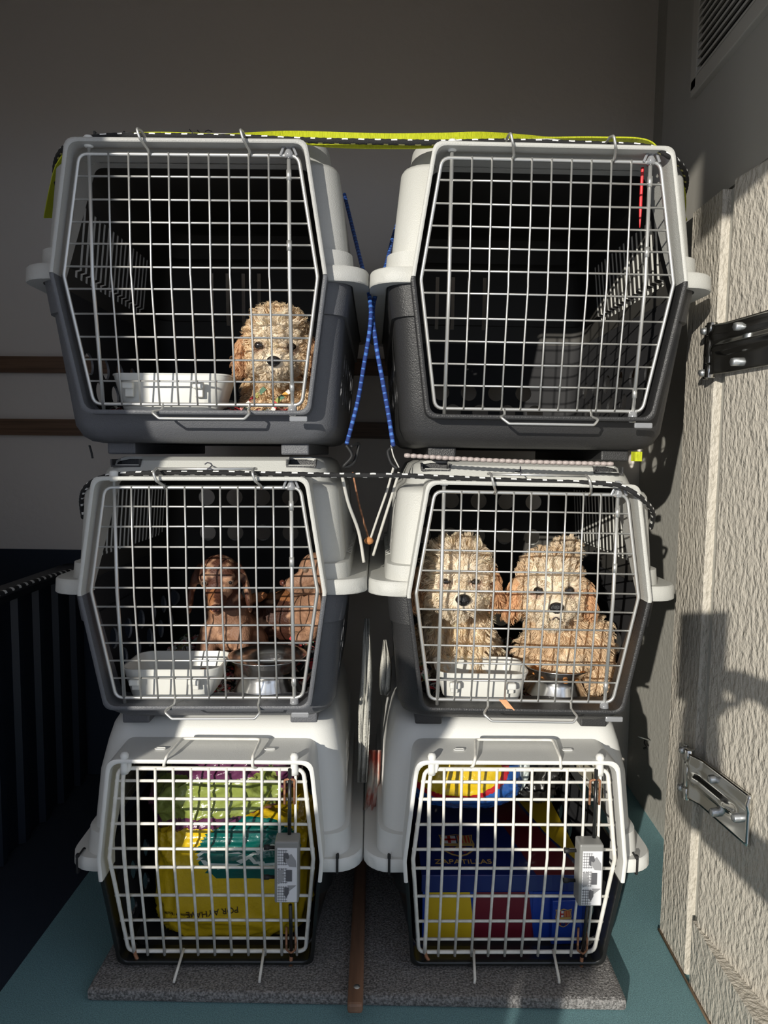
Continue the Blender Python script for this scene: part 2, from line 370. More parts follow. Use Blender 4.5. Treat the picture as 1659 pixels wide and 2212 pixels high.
def make_door(key, root, mw, zo):
    """zo: z of the kink in the thing's own frame"""
    p=MODEL[key]; C=key=='C'; T=lambda x,y,z:(x,y,z+zo)
    b=MB(); fr=hexpath(p,0,.016)
    rf=.0032 if not C else .0038
    b.tube([T(v.x,doory(p,v.z),v.z) for v in fr],rf,8,closed=True)
    rv=.0017 if not C else .0026
    vx=p['vx'][1:-1] if not C else p['vx'][1:]
    for x in vx:
        j=lambda: random.uniform(-.0006,.0006)
        zt=p['zt']; 
        b.tube([T(x,-.003,zt+.002),T(x+j(),-.003,zt*.5),T(x+j(),-.003,.004),T(x,doory(p,-.008)-.003,-.008),T(x+j(),doory(p,p['zb']*.5)-.003,p['zb']*.5),T(x,doory(p,p['zb'])-.003,p['zb']-(.001 if not C else .006))],rv,6)
    for z in p['hz']:
        if z>0: w=p['wm']+(p['wt']-p['wm'])*z/p['zt']
        else: w=p['wm']+(p['wb']-p['wm'])*z/p['zb']
        e=.001 if not C else .004
        b.tube([T(-w-e,doory(p,z)+.0005,z),T(0,doory(p,z)+.0005,z+random.uniform(-.0006,.0006)),T(w+e,doory(p,z)+.0005,z)],rv*1.05,6)
    d=b.build('door',mw,root)
    xl=p['vx'][0]; zt,zb=p['zt'],p['zb']
    if not C:
        xr=p['vx'][-1]
        for nm,x in (('hinge_rod',xl),('latch_rod',xr)):
            r=MB(); r.tube([T(x,.001,zt+.018),T(x,.001,0),T(x,doory(p,zb)+.001,zb-.012)],.0033,8)
            if nm=='latch_rod':
                for z0 in (zt-.03,.05,zb+.03): r.cyl(T(x,doory(p,z0),z0-.008),T(x,doory(p,z0),z0+.008),.0042,10)
            r.build(nm,M['wire'],d)
        k=MB(); k.lathe([(0,.012),(.006,.0115),(.0075,.009),(.0075,-.004),(.006,-.006),(.0,-.006)],T(xl,.0,zt+.016),16); k.build('hinge_cap',M['cap'],d)
        k=MB(); k.lathe([(0,.012),(.006,.011),(.007,.006),(.004,-.002),(.008,-.010),(.0065,-.016),(0,-.016)],T(xr,0,zt+.012),12)
        k.box(T(xr-.010,-.004,zt+.006),(.004,.004,.016),Matrix.Rotation(.4,3,'Y'),bev=.001); k.box(T(xr+.010,-.004,zt+.006),(.004,.004,.016),Matrix.Rotation(-.4,3,'Y'),bev=.001)
        k.build('latch_knob',M['clear'],d)
        k=MB(); yy=p['yb']; k.lathe([(0,.010),(.007,.009),(.008,0),(.006,-.008),(0,-.009)],T(xr,yy,zb-.010),12)
        k.box(T(xr+.012,yy-.018,zb-.024),(.03,.006,.009),bev=.002); k.build('latch_lever',M['clear'],d)
        # bottom loop handle and top hooks
        x1,x2=(-.062,.088)
        q=MB(); y0=p['yb']
        q.tube(fillet([T(x1+.004,y0,zb+.002),T(x1+.003,y0-.008,zb-.010),T(x1-.008,y0-.030,zb-.014),T(x1+.006,y0-.034,zb-.025),T(x2-.004,y0-.034,zb-.025),T(x2+.004,y0-.030,zb-.016),T(x2-.002,y0-.010,zb-.010),T(x2,y0,zb+.002)],.006,4,False),.0022,8)
        q.build('carry_loop',M['wire'],d)
        xa,xb=(-.068,.092) 
        for x in (xa,xb): q=MB(); q.tube(fillet([T(x+.006,-.002,zt-.002),T(x+.006,-.010,zt+.004),T(x,-.030,zt+.012),T(x-.004,-.032,zt+.026),T(x-.004,-.012,zt+.032),T(x-.004,.01,zt+.031)],.006,4,False),.0022,8); q.build('top_hook',M['wire'],d)
        if key=='B': q=MB(); q.tube([T(xa-.004,-.012,zt+.031),T(xb-.004,-.012,zt+.031)],.0024,8); q.build('top_bar',M['wire'],d)
    else:
        r=MB(); r.tube(bez([T(xl+.012,-.004,zt+.012),T(xl+.010,-.003,zt-.002),T(xl,-.003,zt-.020),T(xl,-.003,0),T(xl,p['yb']-.003,zb-.0),],6),.0036,8); r.build('hinge_rod',mw,d)
        r=MB(); r.tube(bez([T(xl,p['yb']-.003,zb+.012),T(xl+.002,p['yb']-.004,zb-.004),T(xl+.012,p['yb']-.010,zb-.018)],5),.0034,8); r.build('hinge_pin',M['rust'],d)
        xr=.1385
        r=MB(); r.tube([T(xr,-.008,zt+.004),T(xr,-.010,.03)],.0034,8); r.build('latch_rod',M['gloss'],d)
        r=MB(); r.tube([T(xr,-.008+p['yb']*.45,-.095),T(xr,p['yb']-.010,zb-.004)],.0034,8); r.build('latch_rod',M['gloss'],d)
        for z,s in ((zt-.035,1),(zb+.03,-1)):
            r=MB(); r.tube(fillet([T(xr-.009,doory(p,z)-.006,z-s*.026),T(xr-.009,doory(p,z)-.006,z+s*.018),T(xr,doory(p,z)-.010,z+s*.022),T(xr+.008,doory(p,z)-.006,z+s*.018),T(xr+.008,doory(p,z)-.006,z-s*.026)],.004,3,False),.0022,6); r.build('rod_guide',M['rust'],d)
        r=MB(); r.tube([T(xr,p['yb']-.010,zb),T(xr-.001,p['yb']-.012,zb-.020)],.0034,8); r.build('rod_end',M['rust'],d)
        for x in (-.150,.146):
            k=MB(); k.lathe([(0,.019),(.005,.018),(.0078,.013),(.0072,.009),(.0065,0),(.007,-.012),(.007,-.020),(0,-.020)],T(x,-.003,zt+.012),16); k.build('hinge_cap',M['cap'],d)
        # hood handle and lower prongs
        q=MB(); x1,x2=-.075,.074
        q.tube(fillet([T(x1-.006,-.004,zt+.006),T(x1-.004,-.014,zt+.012),T(x1,-.012,zt+.026),T(x1+.010,.058,zt+.030),T(x2+.004,.058,zt+.030),T(x2,-.010,zt+.026),T(x2,-.014,zt+.010),T(x2+.004,-.004,zt+.004)],.008,4,False),.0026,8)
        q.build('carry_loop',mw,d)
        for x,dx in ((-.062,-.004),(.087,-.001)):
            q=MB(); q.tube([T(x,p['yb']-.002,zb+.006),T(x+dx,p['yb']-.05,zb-.016),T(x+dx*1.3,p['yb']-.052,zb-.0215)],.0026,8); q.build('prop_leg',mw,d)
    return d
FIT={'TL':('A',(-.3432,1.173,.2755,.033,-.005,-.005)),'TR':('A',(.2330,1.1835,.2721,.040,.005,-.008)),
 'ML':('B',(-.328,1.1752,-.2405,.033,-.008,-.012)),'MR':('B',(.2182,1.2018,-.2452,.0335,.010,-.012)),
 'BL':('C',(-.3275,1.1993,-.7262,.045,.006,.0)),'BR':('C',(.2102,1.2154,-.7240,.040,.001,-.005))}
LOOK={'TL':('grey','charcoal','wire','grey and charcoal pet carrier on top of the left stack, beige puppy inside'),
 'TR':('grey2','black','wire','empty grey and black pet carrier on top of the right stack'),
 'ML':('grey2','charcoal','wire','middle pet carrier of the left stack, holding brown short-haired puppies'),
 'MR':('grey2','black','wire','middle pet carrier of the right stack, holding two cream curly puppies'),
 'BL':('white','gloss','wirew','bottom white and black pet carrier stuffed with yellow and purple plastic bags'),
 'BR':('white','gloss','wirew','bottom white and black pet carrier holding blue and maroon shoe boxes')}
ROOT={}; LOC={}
# keep the stacks upright: mild yaw, the measured lean mostly kept
for k,(mk,(X,Y,Z,yaw,roll,pit)) in FIT.items():
    p=MODEL[mk]; Rm=Matrix.Rotation(yaw,3,'Z')@Matrix.Rotation(roll,3,'Y')@Matrix.Rotation(pit,3,'X')
    base=Vector((X,Y,Z))+Rm@Vector((0,0,p['zB']-p['foot'])); zo=-p['zB']+p['foot']
    um,lm,wm,lab=LOOK[k]
    r=empty('pet_carrier',base,lab,'pet carrier','stacked pet carriers',Rm.to_quaternion()); ROOT[k]=r
    LOC[k]=Matrix.Translation(base)@Rm.to_4x4()@Matrix.Translation((0,0,zo))   # kink frame -> world
    for nm,me,mm in (('lower_shell',MESH[mk][0],lm),('upper_shell',MESH[mk][1],um)):
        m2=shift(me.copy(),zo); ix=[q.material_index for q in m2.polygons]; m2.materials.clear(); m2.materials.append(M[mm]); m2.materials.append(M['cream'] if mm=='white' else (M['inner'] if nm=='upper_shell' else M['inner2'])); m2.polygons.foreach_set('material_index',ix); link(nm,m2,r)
    make_door(mk,r,M[wm],zo)
    if p['foot']:
        for s in (-1,1): MB().box((s*.155,.104,zo+p['roof']-.017),(.052,.050,.003)).box((s*.155,.128,zo+p['roof']-.010),(.052,.004,.013)).box((s*.155-.025,.104,zo+p['roof']-.010),(.003,.05,.011)).box((s*.155+.025,.104,zo+p['roof']-.010),(.003,.05,.011)).build('roof_recess',M['black'],r)
        for s in (-1,1):
            MB().box((s*.155,p['D']*.5+.02,p['foot']/2+.001),(.05,p['D']-.16,p['foot']+.002),bev=.003).build('foot_rail',M[lm],r)
    else:
        for s in (-1,1): b=MB(); b.tube(fillet([(s*.098-.009,.03,zo+.187),(s*.098+.009,.03,zo+.187),(s*.098+.009,.036,zo+.187),(s*.098-.009,.036,zo+.187)],.003,3),.0012,6,closed=True); b.build('hood_slot',M[um],r)
# ------------------------------------------------------------ vent, nail, mat, stick, ribbed bin
M['vent']=mat('dull_white_vent_metal',(.42,.40,.36),.45); M['blk']=mat('matt_black',(.012,.012,.013),.6); M['blacksteel']=M['gloss']
vr=empty('wall_vent',(.559,1.22,.69),'white louvred vent grille high on the right side wall','vent')
def loc(v,o): return Vector(v)-o.location
b=MB()
for (c,d) in (((.556,1.22,.695),(.016,.46,.03)),((.556,1.22,1.03),(.016,.46,.03)),((.556,1.44,.86),(.016,.028,.34)),((.556,1.0,.86),(.016,.028,.34))): b.box(loc(c,vr),d,bev=.002)
b.build('frame',M['vent'],vr)
MB().box(loc((.5585,1.22,.86),vr),(.004,.42,.32)).build('backing',M['blk'],vr)
for i in range(22): MB().box(loc((.553,1.22,.715+i*.0145),vr),(.010,.42,.0035),Matrix.Rotation(-.5,3,'Y')).build('slat',M['vent'],vr)
n=empty('wall_hook',at(1405,1600,'X',XR-.002),'small metal nail with black cord scrap in the right inner wall','hook')
MB().cyl((.0,0,0),(-.035,-.004,.012),.0018,8).build('nail',M['galv'],n)
b=MB(); b.tube(bez([(-.012,0,.004),(-.016,-.003,-.006),(-.010,-.008,-.014),(-.02,-.006,-.02)],5),.0028,6); b.build('cord_scrap',M['blk'],n)
def place(o,m): o.matrix_world=m; return o
mo=tag(MB().box((0,0,.01125),(.955,.62,.0225),bev=.006).build('carpeted_board',MW['mat']),'grey felt-covered board lying on the teal floor under both stacks','board'); mo.location=(-.072,1.485,FZ); mo.rotation_euler=(0,0,.012)
w=empty('wooden_stick',(-.075,1.37,-.9575),'brown wooden batten lying on the grey board between the bottom carriers','batten')
b=MB(); b.box((0,0,.010),(.027,.48,.019),bev=.005); b.build('batten',mat('worn_brown_wood',(.22,.12,.075),.5,var=.3,vscale=30,stretch=(1,.1,1)),w)
b=MB(); b.lathe([(0,.0215),(.004,.021),(.006,.0195)],(0.002,-.2,0),12); b.build('screw',M['galv'],w); w.rotation_euler=(0,0,.035)
# ribbed dark bin on the left
rb=empty('ribbed_panel',(-.93,1.4,FZ),'dark navy ribbed plastic bin wall left of the carriers','bin')
b=MB(); ys=[]; pr=[]
y=-.5
pts=[]
while y<.62:
    pts += [(0,y),(0,y+.055),(.014,y+.063),(.014,y+.085),(0,y+.093)]; y+=.10
vs=[];fs=[]
for (x,yy) in pts: vs += [(x,yy,0.002),(x,yy,.62)]
for i in range(len(pts)-1): fs.append((2*i,2*i+2,2*i+3,2*i+1))
b.add(vs,fs,0,False); b.box((-.03,.06,.31),(.05,1.12,.61))
b.build('ribbed_side',mat('navy_plastic',(.010,.016,.028),.42),rb)
MB().box((-.01,.06,.630),(.07,1.14,.022),bev=.004).build('rim',mat('black_rim_plastic',(.012,.014,.018),.4),rb)
# ------------------------------------------------------------ ropes and straps
def rope(name, pts, r, base, fleck, label, cat='rope', period=.026, n=10, width=.33, group=None, smoothn=14, fl2=None):
    P=bez(pts,smoothn)
    # resample evenly
    Q=[P[0]]; d=0; step=.0024
    for a,c in zip(P,P[1:]):
        L=(c-a).length; t=step-d
        while t<=L: Q.append(a.lerp(c,t/L)); t+=step
        d=(d+L)%step if L>0 else d
    b=MB(); b.tube(Q,[r*(1+.05*math.sin(i*1.3)) for i in range(len(Q))],n)
    for i in range(len(Q)-1):
        ph=(i*step/period)%1; ph2=((i*step/period)+.5)%1
        for k in range(n):
            if ph<width and k in ((0,1,2,3) if width<.6 else range(n)): b.m[i*n+k]=1
            if ph2<.3 and k in (6,7): b.m[i*n+k]=1 if fl2 is None else 2
    ms=[base,fleck]+([fl2] if fl2 else [])
    return tag(b.build(name,ms),label,cat,group)
RB=mat('black_rope_fibre',(.015,.015,.016),.7,bump=.6,bscale=900); RW=mat('white_rope_fleck',(.8,.8,.78),.6); RY=mat('dull_yellow_fleck',(.45,.42,.15),.6)
A=lambda x,y,Y: at(x,y,'Y',Y)
rope('black_rope',[A(128,420,1.33),A(119,372,1.29),A(127,335,1.25),A(152,312,1.19),A(205,297,1.175),A(300,293,1.19),A(520,297,1.19),A(660,303,1.19),A(800,306,1.19),A(945,308,1.19),A(1100,306,1.2),A(1300,312,1.2),A(1400,318,1.19),A(1447,338,1.18),A(1476,364,1.23),A(1482,398,1.29),A(1470,440,1.36)],.0046,RB,RW,'black rope with white flecks tied across the tops of the upper carriers',fl2=RY)
rope('black_rope',[A(180,1118,1.30),A(176,1080,1.26),A(186,1052,1.21),A(222,1031,1.182),A(290,1023,1.175),A(420,1021,1.172),A(560,1023,1.172),A(700,1026,1.18),A(850,1027,1.185),A(930,1030,1.19),A(1060,1036,1.195),A(1200,1041,1.195),A(1320,1046,1.185),A(1365,1062,1.17),A(1396,1086,1.20),A(1411,1110,1.26),A(1406,1140,1.31)],.0042,RB,RW,'black rope with white flecks stretched across the middle carriers above their doors')
rope('black_rope',[A(-30,1296,1.28),A(60,1262,1.45),A(130,1240,1.62),A(190,1225,1.8)],.006,RB,RW,'black flecked rope running along the rim of the dark ribbed bin',period=.03,width=.3)
BLU=mat('blue_rope_fibre',(.012,.04,.20),.6,bump=.5,bscale=900); BLK2=RB; BL2=mat('light_blue_fleck',(.05,.16,.50),.6)
rope('blue_rope',[A(744,420,1.55),A(756,470,1.48),A(778,560,1.36),A(798,640,1.27),A(800,700,1.24),A(786,790,1.25),A(772,870,1.26),A(748,962,1.27)],.0038,BLU,BL2,'blue rope hanging beside the left upper carrier in the gap','rope',period=.012,width=.35,group=None)
rope('blue_rope',[A(868,455,1.55),A(850,510,1.48),A(832,580,1.36),A(806,660,1.27),A(812,740,1.24),A(826,820,1.235),A(840,900,1.235),A(850,966,1.235)],.0040,BLU,BL2,'blue rope hanging beside the right upper carrier, knotted at its bottom end','rope',period=.012,width=.35)
for pts,lab in (([A(748,962,1.27),A(760,985,1.27),A(742,1008,1.27),A(764,1000,1.28),A(775,960,1.29),A(758,965,1.27)],'black elastic hook loop under the left blue rope'),([A(850,966,1.235),A(838,975,1.24),A(845,1000,1.24),A(858,1012,1.24)],'black elastic hook loop under the right blue rope')):
    tag(MB().tube(bez(pts,8),.003,8).build('cord_hook',M['blk']),lab,'hook')
# flat webbing
def webbing(name,rows,m,label):
    """rows: list of (centre, half-width vector)"""
    C=bez([r[0] for r in rows],8); Wv=bez([r[1] for r in rows],8); b=MB(); vs=[];fs=[]; t=.0012
    for i,(c,w) in enumerate(zip(C,Wv)):
        d=(C[min(i+1,len(C)-1)]-C[max(i-1,0)]).normalized(); nn=d.cross(w).normalized()*t
        vs += [c-w-nn,c+w-nn,c+w+nn,c-w+nn]
    for i in range(len(C)-1):
        for k in range(4): fs.append((i*4+k,i*4+(k+1)%4,i*4+4+(k+1)%4,i*4+4+k))
    fs += [(0,1,2,3),tuple((len(C)-1)*4+k for k in (3,2,1,0))]
    b.add(vs,fs,0,False); return tag(b.build(name,m),label,'strap')
YEL=mat('fluorescent_yellow_webbing',(.66,.72,.02),.6,bump=1.0,bscale=160,stretch=(9,.3,.3))
V=Vector
webbing('ratchet_strap',[(A(112,470,1.42),V((.010,.012,.004))),(A(130,405,1.33),V((.016,.008,.004))),(A(150,352,1.26),V((.014,.013,.003))),(A(190,300,1.235),V((.006,.012,.006))),(A(310,293,1.23),V((0,.014,.0015))),(A(450,291,1.225),V((0,.012,.004))),(A(600,292,1.22),V((0,.008,.009))),(A(700,301,1.21),V((0,.003,.0128))),(A(830,305,1.205),V((0,.003,.0128))),(A(950,303,1.205),V((0,.004,.0125))),(A(1050,294,1.215),V((0,.008,.009))),(A(1180,297,1.23),V((0,.011,.005))),(A(1290,303,1.24),V((0,.014,.001))),(A(1400,316,1.235),V((.004,.013,-.004))),(A(1447,362,1.235),V((.015,.012,-.004))),(A(1466,410,1.29),V((.016,.010,-.004))),(A(1482,480,1.42),V((.003,.012,0)))],YEL,'fluorescent yellow ratchet strap pulled over the tops of the upper carriers')
tag(MB().box((0,0,0),(.012,.02,.016)).build('strap_end',YEL),'short end of yellow webbing poking out between the right upper and middle carriers','strap').location=A(1375,986,1.22)
# bead chain
b=MB(); 
for i in range(33):
    t=i/32; c=A(880+(1318-880)*t,984+18*t+3*math.sin(t*PI),1.212)
    b.lathe([(0,-.0055),(.0032,-.005),(.0042,0),(.0032,.005),(0,.0055)],c,8,ax=Matrix.Rotation(PI/2,3,'Y'))
b.tube([A(878,984,1.214),A(1100,996,1.214),A(1320,1002,1.214)],.001,6)
tag(b.build('bead_chain',mat('pinkish_grey_beads',(.42,.36,.34),.4)),'pinkish grey bead chain lying along the roof edge of the right middle carrier','chain')
# hinges
def hinge(px,py,label,length,tilt):
    o=at(px,py,'X',.532); h=empty('door_hinge',o,label,'hinge','chrome door hinges')
    T=lambda s,u,z: DD*s+DN*u+Vector((0,0,z))
    b=MB(); b.box(T(-.022,-.006,0),(.012,.006,.094),rot,bev=.001); b.build('jamb_plate',M['chrome'],h)
    for z in (.036,-.036): b=MB(); b.lathe([(0,.007),(.005,.006),(.007,.002),(.007,-.004)],T(-.022,.0,z),6,ax=DN.to_track_quat('Z','Y').to_matrix()); b.build('bolt',M['galv'],h)
    for z,l,r in ((.036,.022,.0088),(0,.044,.0084),(-.036,.022,.0088)):
        b=MB(); b.lathe([(0,-l/2),(r*.9,-l/2),(r,-l/2+.001),(r,l/2-.001),(r*.9,l/2),(0,l/2)],(0,0,z),20); b.build('knuckle',M['chrome'],h)
    # strap arm: section over z with raised central ridge, rounded step near the knuckle
    nz=17; ns=22; vs=[];fs=[]
    for i in range(ns+1):
        s=i/ns*length; wid=.042 if length>.2 else .042*(1-.0*s)
        for k in range(nz):
            z=(k/(nz-1)*2-1)*wid
            rid=math.exp(-(z/.009)**2)*.012*min(1,s/.02)*min(1,max(0,(length-s-.03)/.03)) + math.exp(-((z-.024)/.006)**2)*.003
            base=.004 -.009*min(1,s/.03)
            vs.append(T(s+.004+(0 if length>.2 else 0),base+rid,z-(0 if length>.2 else .0)))
    for i in range(ns):
        for k in range(nz-1): q=i*nz+k; fs.append((q,q+1,q+nz+1,q+nz))
    b=MB(); b.add(vs,fs); o2=b.build('strap_arm',M['chrome'],h); md=o2.modifiers.new('t','SOLIDIFY'); md.thickness=.004; md.offset=0
    for s,z in (((.075,.028),(.072,-.028),(.19,.0)) if length>.2 else ((.075,.026),(.085,-.028),(.145,-.006))):
        b=MB(); q=DN.to_track_quat('Z','Y').to_matrix(); b.lathe([(0,.012),(.006,.0118),(.0072,.010),(.0076,-.002)],T(s,-.004,z),6,ax=q); b.build('bolt',M['galv'],h)
hinge(1536,757,'upper chrome hinge strap bolted to the open door on the right',.24,0)
hinge(1487,1672,'lower chrome hinge strap bolted to the open door on the right',.165,0)
# ------------------------------------------------------------ things inside the carriers
def kpt(k,x,y,z): return LOC[k]@Vector((x,y,z))
def kinv(k,px,py,yl):
    """point of carrier k's own frame (depth yl behind its door) that lies on the sight line through px,py"""
    Mi=LOC[k].inverted(); o=Mi@Vector((0,0,0)); d=(Mi.to_3x3()@at(px,py,'Y',1)); t=(yl-o.y)/d.y; return o+d*t
def kroot(name,k,pos,label,cat,group=None,rz=0):
    r=empty(name,LOC[k]@Vector(pos),label,cat,group,(LOC[k].to_3x3()@Matrix.Rotation(rz,3,'Z')).to_quaternion()); return r
FZK={k:MODEL[FIT[k][0]]['zB']+.0055 for k in FIT}
TR_=mat('milky_white_plastic',(.66,.66,.62),.35,sss=.15)
def tray(k,pos,w,d,h,label):
    r=kroot('food_trough',k,pos,label,'trough','white plastic troughs clipped inside the doors')
    vs=[];fs=[];n=len(rrect(.1,0,.1,.02)); L=[]
    for (z,s,t) in ((0,.80,0),(.004,.83,0),(h*.95,.985,0),(h*.955,1.0,0),(h,1.0,0),(h,1,.003),(.006,.85,.003),(.004,.80,.003)):
        dy=d*(1-(1-s)*.6); L.append([(x,y,z) for x,y in rrect(w/2*s-t,(t),(dy-t),.028-t)])
    vs=[v for l in L for v in l]
    for i in range(len(L)-1):
        for q in range(n): fs.append((i*n+q,i*n+(q+1)%n,(i+1)*n+(q+1)%n,(i+1)*n+q))
    fs.append(tuple(range(n))[::-1]); fs.append(tuple((len(L)-1)*n+q for q in range(n)))
    b=MB(); b.add(vs,fs); autosm=b.mesh('basin',TR_); autosmooth(autosm,40); link('basin',autosm,r)
    for x in (-w*.31,w*.27):
        b=MB(); b.box((x,-.006,h*.52),(.014,.010,h*.34),bev=.002); b.box((x,-.014,h*.66),(.019,.012,.012),bev=.003); b.build('clip',TR_,r)
    return r
p1=kinv('TL',362,887,.05); tray('TL',(p1.x,.055,p1.z),.205,.10,.064,'white plastic trough in the left upper carrier')
p1=kinv('ML',366,1508,.05); tray('ML',(p1.x,.048,p1.z),.178,.125,.052,'white plastic trough beside the steel bowl in the left middle carrier')
p1=kinv('MR',1043,1514,.05); tray('MR',(p1.x,.048,p1.z),.170,.115,.050,'white plastic trough in front of the cream puppies')
STL=mat('polished_bowl_steel',(.80,.79,.77),.2,1)
def bowl(k,x,y,r0,h,label,food=False):
    r=kroot('steel_bowl',k,(x,y,FZK[k]+.034),label,'bowl','steel feeding bowls')
    b=MB(); R=r0
    b.lathe([(R*.86,0),(R*.70,h*.35),(R*.66,h*.55),(R*.80,h*.78),(R*.97,h*.94),(R,h*.985),(R*.995,h),(R*.96,h*.985),(R*.80,h*.78),(R*.66,h*.55),(R*.5,h*.42),(0,h*.38)],n=48); b.build('bowl_body',STL,r)
    if food:
        K=mat('orange_kibble',(.5,.2,.05),.6); kb=MB()
        for i in range(60):
            a=random.uniform(0,2*PI); q=R*.75*math.sqrt(random.random()); kb.lathe([(0,-.004),(.005,-.003),(.006,0),(.004,.003),(0,.004)],(q*math.cos(a),q*math.sin(a),h*.72+random.uniform(-.004,.004)),6)
        o=kb.build('kibble',K,r); o['kind']='stuff'
    return r
q=kinv('ML',578,1440,.12); bowl('ML',q.x,.125,.074,.066,'steel bowl at the right of the left middle carrier')
q=kinv('MR',1205,1450,.12); bowl('MR',q.x,.125,.066,.055,'steel bowl of orange kibble under the right cream puppy',True)
# rag rugs
RC=[mat('rag_'+n,c,.8) for n,c in (('white',(.75,.72,.68)),('red',(.55,.05,.06)),('green',(.10,.20,.13)),('black',(.03,.03,.035)),('beige',(.62,.45,.30)),('pink',(.70,.32,.30)),('olive',(.35,.38,.10)))]
RWt=[6,4,3,3,3,2,1]
def rug(k,x0,x1,y0,y1,n,hf,label,size=.016):
    r=random.Random(len(label)*31+7); b=MB(); z0=FZK[k]
    for i in range(n):
        x=r.uniform(x0,x1); y=r.uniform(y0,y1); z=z0+hf(x,y)*r.uniform(.75,1)+.004
        a=r.uniform(0,2*PI); L=size*r.uniform(.6,1.4); w=size*.22*r.uniform(.7,1.3); mi=r.choices(range(7),RWt)[0]
        d=Vector((math.cos(a),math.sin(a),r.uniform(-.5,.5)))*L; s=Vector((-math.sin(a),math.cos(a),r.uniform(-.7,.7)))*w; c=Vector((x,y,z)); u=Vector((0,0,size*r.uniform(.15,.5)))
        vs=[]
        for t in (-1,-.4,.4,1):
            q=c+d*t*.5+u*(1-t*t); e=1 if abs(t)<.9 else .7; vs += [q-s*e,q+s*e]
        b.add(vs,[(0,1,3,2),(2,3,5,4),(4,5,7,6)],mi,False)
    # backing cloth following the same relief
    nx,ny=24,20; vs=[];fs=[]
    for j in range(ny+1):
        for i in range(nx+1):
            x=x0+(x1-x0)*i/nx; y=y0+(y1-y0)*j/ny; vs.append((x,y,z0+.001+hf(x,y)*.78))
    for j in range(ny):
        for i in range(nx): q=j*(nx+1)+i; fs.append((q,q+1,q+nx+2,q+nx+1))
    b.add(vs,fs,3)
    o=b.build('rag_rug',RC); tag(o,label,'rug'); o.matrix_world=LOC[k]; return o
rug('TL',-.185,.185,.088,.50,2600,lambda x,y:.042+.008*math.sin(x*40)*math.sin(y*30)+.006,'multicoloured rag rug on the floor of the left upper carrier')
rug('ML',-.168,.168,.084,.50,3400,lambda x,y:.010+.028*min(1,max(0,(y-.19)/.04))+.085*math.exp(-((x-.135)/.055)**2-((y-.215)/.028)**2),'multicoloured rag rug heaped under the brown puppies')
rug('MR',-.168,.168,.084,.50,3400,lambda x,y:.012+.024*min(1,max(0,(y-.18)/.04))+.055*math.exp(-((x+.16)/.02)**2)*(1 if y<.3 else .3),'multicoloured rag rug under the two cream puppies')
# ------------------------------------------------------------ shoe boxes (right bottom carrier)
C_BLUE=mat('deep_blue_card',(.012,.025,.16),.3,coat=.3); C_BLU2=mat('bright_blue_card',(.01,.05,.36),.3,coat=.3); C_MAR=mat('maroon_card',(.17,.015,.03),.3,coat=.3); C_YEL=mat('yellow_card',(.72,.50,.02),.35); C_RED=mat('red_print',(.55,.03,.03),.4); C_GOLD=mat('gold_print',(.62,.40,.12),.4); C_WHT=mat('white_print',(.8,.8,.78),.4)
# box in its own frame: x across, y depth, z up
BXc=Vector((.205,1.465,-.9515)); 
bx=empty('shoe_box',BXc,'blue and maroon shoe box printed with a crest and the word ZAPATILLAS','shoe box',None,Matrix.Rotation(.045,3,'Z').to_quaternion())
bw,bd,bh=.325,.30,.135
MB().box((0,0,bh*.5-.01),(bw-.006,bd-.006,bh-.02)).build('box_base',C_BLU2,bx)
lid=MB().box((0,0,bh-.017),(bw,bd,.034),bev=.0015).build('lid',C_BLUE,bx)
def flat(name,poly,m,par,z=None,y=None,th=.0006):
    b=MB()
    if z is not None: n=len(poly); b.add([(x,yy,z) for x,yy in poly]+[(x,yy,z+th) for x,yy in poly],[tuple(range(n))[::-1],tuple(range(n,2*n))]+[(i,(i+1)%n,(i+1)%n+n,i+n) for i in range(n)],0,False)
    else: n=len(poly); b.add([(x,y,zz) for x,zz in poly]+[(x,y-th,zz) for x,zz in poly],[tuple(range(n)),tuple(range(n,2*n))[::-1]]+[(i,i+n,(i+1)%n+n,(i+1)%n) for i in range(n)],0,False)
    return b.build(name,m,par)
flat('maroon_stripe',[(.005,bd/2),(.075,bd/2),(.11,0),(.155,-bd/2),(.06,-bd/2),(.035,0)],C_MAR,lid,z=bh)
flat('yellow_panel',[(.085,bd/2),(.162,bd/2),(.162,-bd/2+.02),(.115,0)],C_YEL,lid,z=bh)
F=-bd/2+.0024
for nm,a0,a1,m in (('yellow_panel',-.150,-.06,C_YEL),('maroon_stripe',-.06,.055,C_MAR),('blue_stripe',.055,.155,C_BLU2)):
    flat(nm,[(a0,.004),(a1+.004,.004),(a1-.008,bh-.036),(a0,bh-.036)],m,bx,y=F)
def text(s,size,m,par,mtx,name,ext=.0004):
    cu=bpy.data.curves.new('t','FONT'); cu.body=s; cu.size=size; cu.extrude=ext; cu.align_x='CENTER'
    o=bpy.data.objects.new('t',cu); COL.objects.link(o); me=bpy.data.meshes.new_from_object(o.evaluated_get(bpy.context.evaluated_depsgraph_get())); bpy.data.objects.remove(o)
    me.materials.clear(); me.materials.append(m); me.name=name; me.transform(mtx); return link(name,me,par)
text('ZAPATILLAS',.021,C_GOLD,lid,Matrix.Translation((-.076,-.112,bh+.0006)),'lettering')
